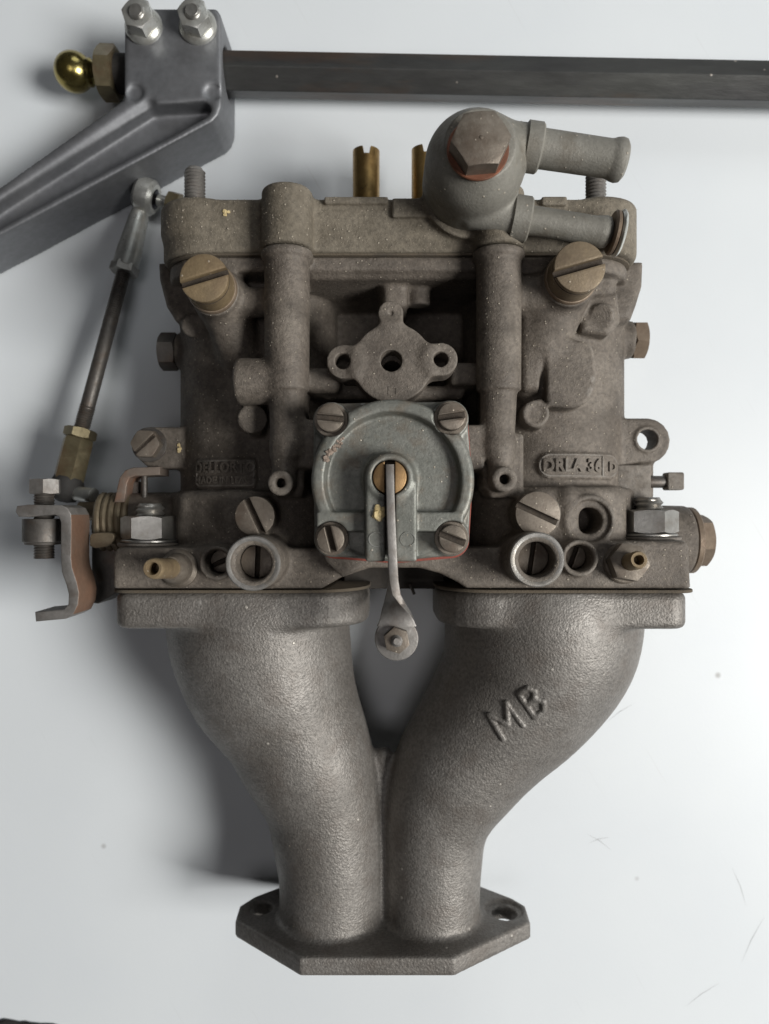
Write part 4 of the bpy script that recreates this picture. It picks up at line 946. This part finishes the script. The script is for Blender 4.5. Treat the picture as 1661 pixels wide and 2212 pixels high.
# ball stud on the other end of the clamp
bz_ = T + 12.0; e0 = P(272, 160, bz_); e1 = P(172, 156, bz_); d = e1 - e0; d /= np.linalg.norm(d)
MB().cyl(e0 + d * -2, e0 + d * 3.2, 6.2).build('stud_washer', 'black_gasket', bar)
MB().hexa(e0 + d * 2.6, d, 15.4, 6.0, rot=.1).build('stud_hex', 'yellow_plated', bar)
MB().lathe(e0 + d * 8.8, d, [(0, 4.4), (1.2, 3.7), (2.2, 3.7), (3.0, 4.5)] + [(9.0 + 6.6 * -math.cos(q), 6.6 * math.sin(q)) for q in np.linspace(.75, 2.7, 18)] + [(15.1, 2.4)], 40).build('ball', 'gold_plated', bar)

# ------------------------------------------------------------------ scrap of dark cloth at the corner of the table
cl = MB(); base = P(-40, 2260, T)
rows = []
for i in range(26):
    t_ = i / 25; row = []
    for j in range(10):
        u = j / 9; e = 1.2 * noise.noise(Vector((t_ * 9, 0, 3))) + .5 * noise.noise(Vector((t_ * 30, 1, 3)))
        x = P(-160 + 290 * t_, 0, T)[0]; yt = P(0, 2203 + 10 * max(0, (t_ - .62)) * 2.6, T)[1] + e
        y = yt - 16 * u; z = T + .4 + 5.5 * math.sin(min(u * 2.2, 1.57)) * (.6 + .4 * noise.noise(Vector((t_ * 4, u * 3, 1)))) * min(1, (1 - t_) * 4)
        row.append((x, y, z))
    rows.append(row)
cl.grid(rows, False, False, False)
o = cl.build('rag', 'black_cloth'); tag(o, 'frayed edge of a dark rag lying on the white table', 'rag')
sm = o.modifiers.new('thick', 'SOLIDIFY'); sm.thickness = .0006; sm.offset = 1

# ------------------------------------------------------------------ dirt and dry bits lying on the casting
def on(tree, px, py, z): 
    c = P(px, py, z)
    for _ in range(3):
        h_ = tree.ray_cast(Vector((c[0], c[1], 150)), Vector((0, 0, -1)))
        if h_[0] is None: return c
        c = P(px, py, h_[0].z)
    return np.array((c[0], c[1], h_[0].z))
TRP, TRC, TRI = bvh_of(pump), bvh_of(cover), bvh_of(inlet)
m = MB()
for k, (dx, dy, l) in enumerate(((0, -2, 4), (-4, 3, 4.2), (5, 3, 3.6), (-3, -10, 3), (2, 10, 3.2), (8, -6, 2.6))):
    c = on(TRP, 818 + dx, 1108 + dy, 96.6); m.blob(c + (0, 0, .5), l * .26, k, 2, .5, (1, 1.25, .55))
tag(m.build('husk', 'dry_husk'), 'yellow dry husk fragment beside the pump lever', 'husk')
m = MB()
for k in range(26):
    t_ = k / 25; c = on(TRP, 704 + 34 * t_ + rng.normal(0, 3.5), 992 - 44 * t_ + rng.normal(0, 4), 90); m.blob(c + (0, 0, .2), .35 + .5 * rng.random() * (1 - abs(t_ - .35)), k, 2, .5, (1, 1, .8))
tag(m.build('dirt_clump', 'dirt'), 'crumbly brown dirt clump in the pump cover dish', 'dirt')
m = MB(); c = on(TRB, 388, 969, 55)
for k in range(4): m.blob(c + (rng.normal(0, .5), rng.normal(0, .7), .3), .55, k, 2, .5, (1, 1, .6))
tag(m.build('husk', 'dry_husk'), 'orange-yellow flake beside the slotted hexagon screw', 'flake')
m = MB(); c = on(TRC, 487, 462, 70)
for k in range(5): m.blob(c + (rng.normal(0, .7), rng.normal(0, .7), .25), .45, k, 2, .5, (1.3, 1, .6))
tag(m.build('husk', 'dry_husk'), 'pale crumb on the top cover near a stud', 'crumb')
def crumbs(tree, box, n, zr, parent, smin=.10, smax=.26, name='dust_crumbs'):
    base = MB(); cnt = 0; tries = 0
    ico = [(0, 0, 1), (.9, 0, 0), (-.45, .8, 0), (-.45, -.8, 0), (0, 0, -.6)]; fs = [(0, 1, 2), (0, 2, 3), (0, 3, 1), (4, 2, 1), (4, 3, 2), (4, 1, 3)]
    while cnt < n and tries < n * 8:
        tries += 1
        x = box[0] + (box[2] - box[0]) * rng.random(); y = box[1] + (box[3] - box[1]) * rng.random()
        a = P(x, y, 70); h_ = tree.ray_cast(Vector((a[0], a[1], 150)), Vector((0, 0, -1)))
        if h_[0] is None or h_[0].z < zr or h_[1].z < .25: continue
        sz = smin + (smax - smin) * rng.random() ** 3; q = rng.random() * 6.28; st = 1 + 1.6 * rng.random() ** 3; b = len(base.v)
        for (u, v, w__) in ico:
            u2, v2 = u * st * math.cos(q) - v * math.sin(q), u * st * math.sin(q) + v * math.cos(q)
            base.v.append((h_[0].x + u2 * sz, h_[0].y + v2 * sz, h_[0].z + w__ * sz * .7))
        base.f += [tuple(b + i for i in f_) for f_ in fs]; cnt += 1
    me = bpy.data.meshes.new(name); me.from_pydata([(x * .001, y * .001, (z - T) * .001) for x, y, z in base.v], [], base.f)
    o = link_mesh(name, me, 'dust_grain', parent); o['kind'] = 'stuff'; return o
crumbs(TRB, (350, 540, 1500, 1280), 2600, 44, carb)
crumbs(TRC, (340, 420, 1380, 610), 1200, 40, carb)
crumbs(TRP, (660, 860, 1040, 1225), 330, 80, carb, .08, .2)
crumbs(TRI, (910, 240, 1180, 530), 220, 74, carb, .08, .22)
crumbs(TRM, (240, 1290, 1500, 2110), 260, 30, manifold, .08, .2)
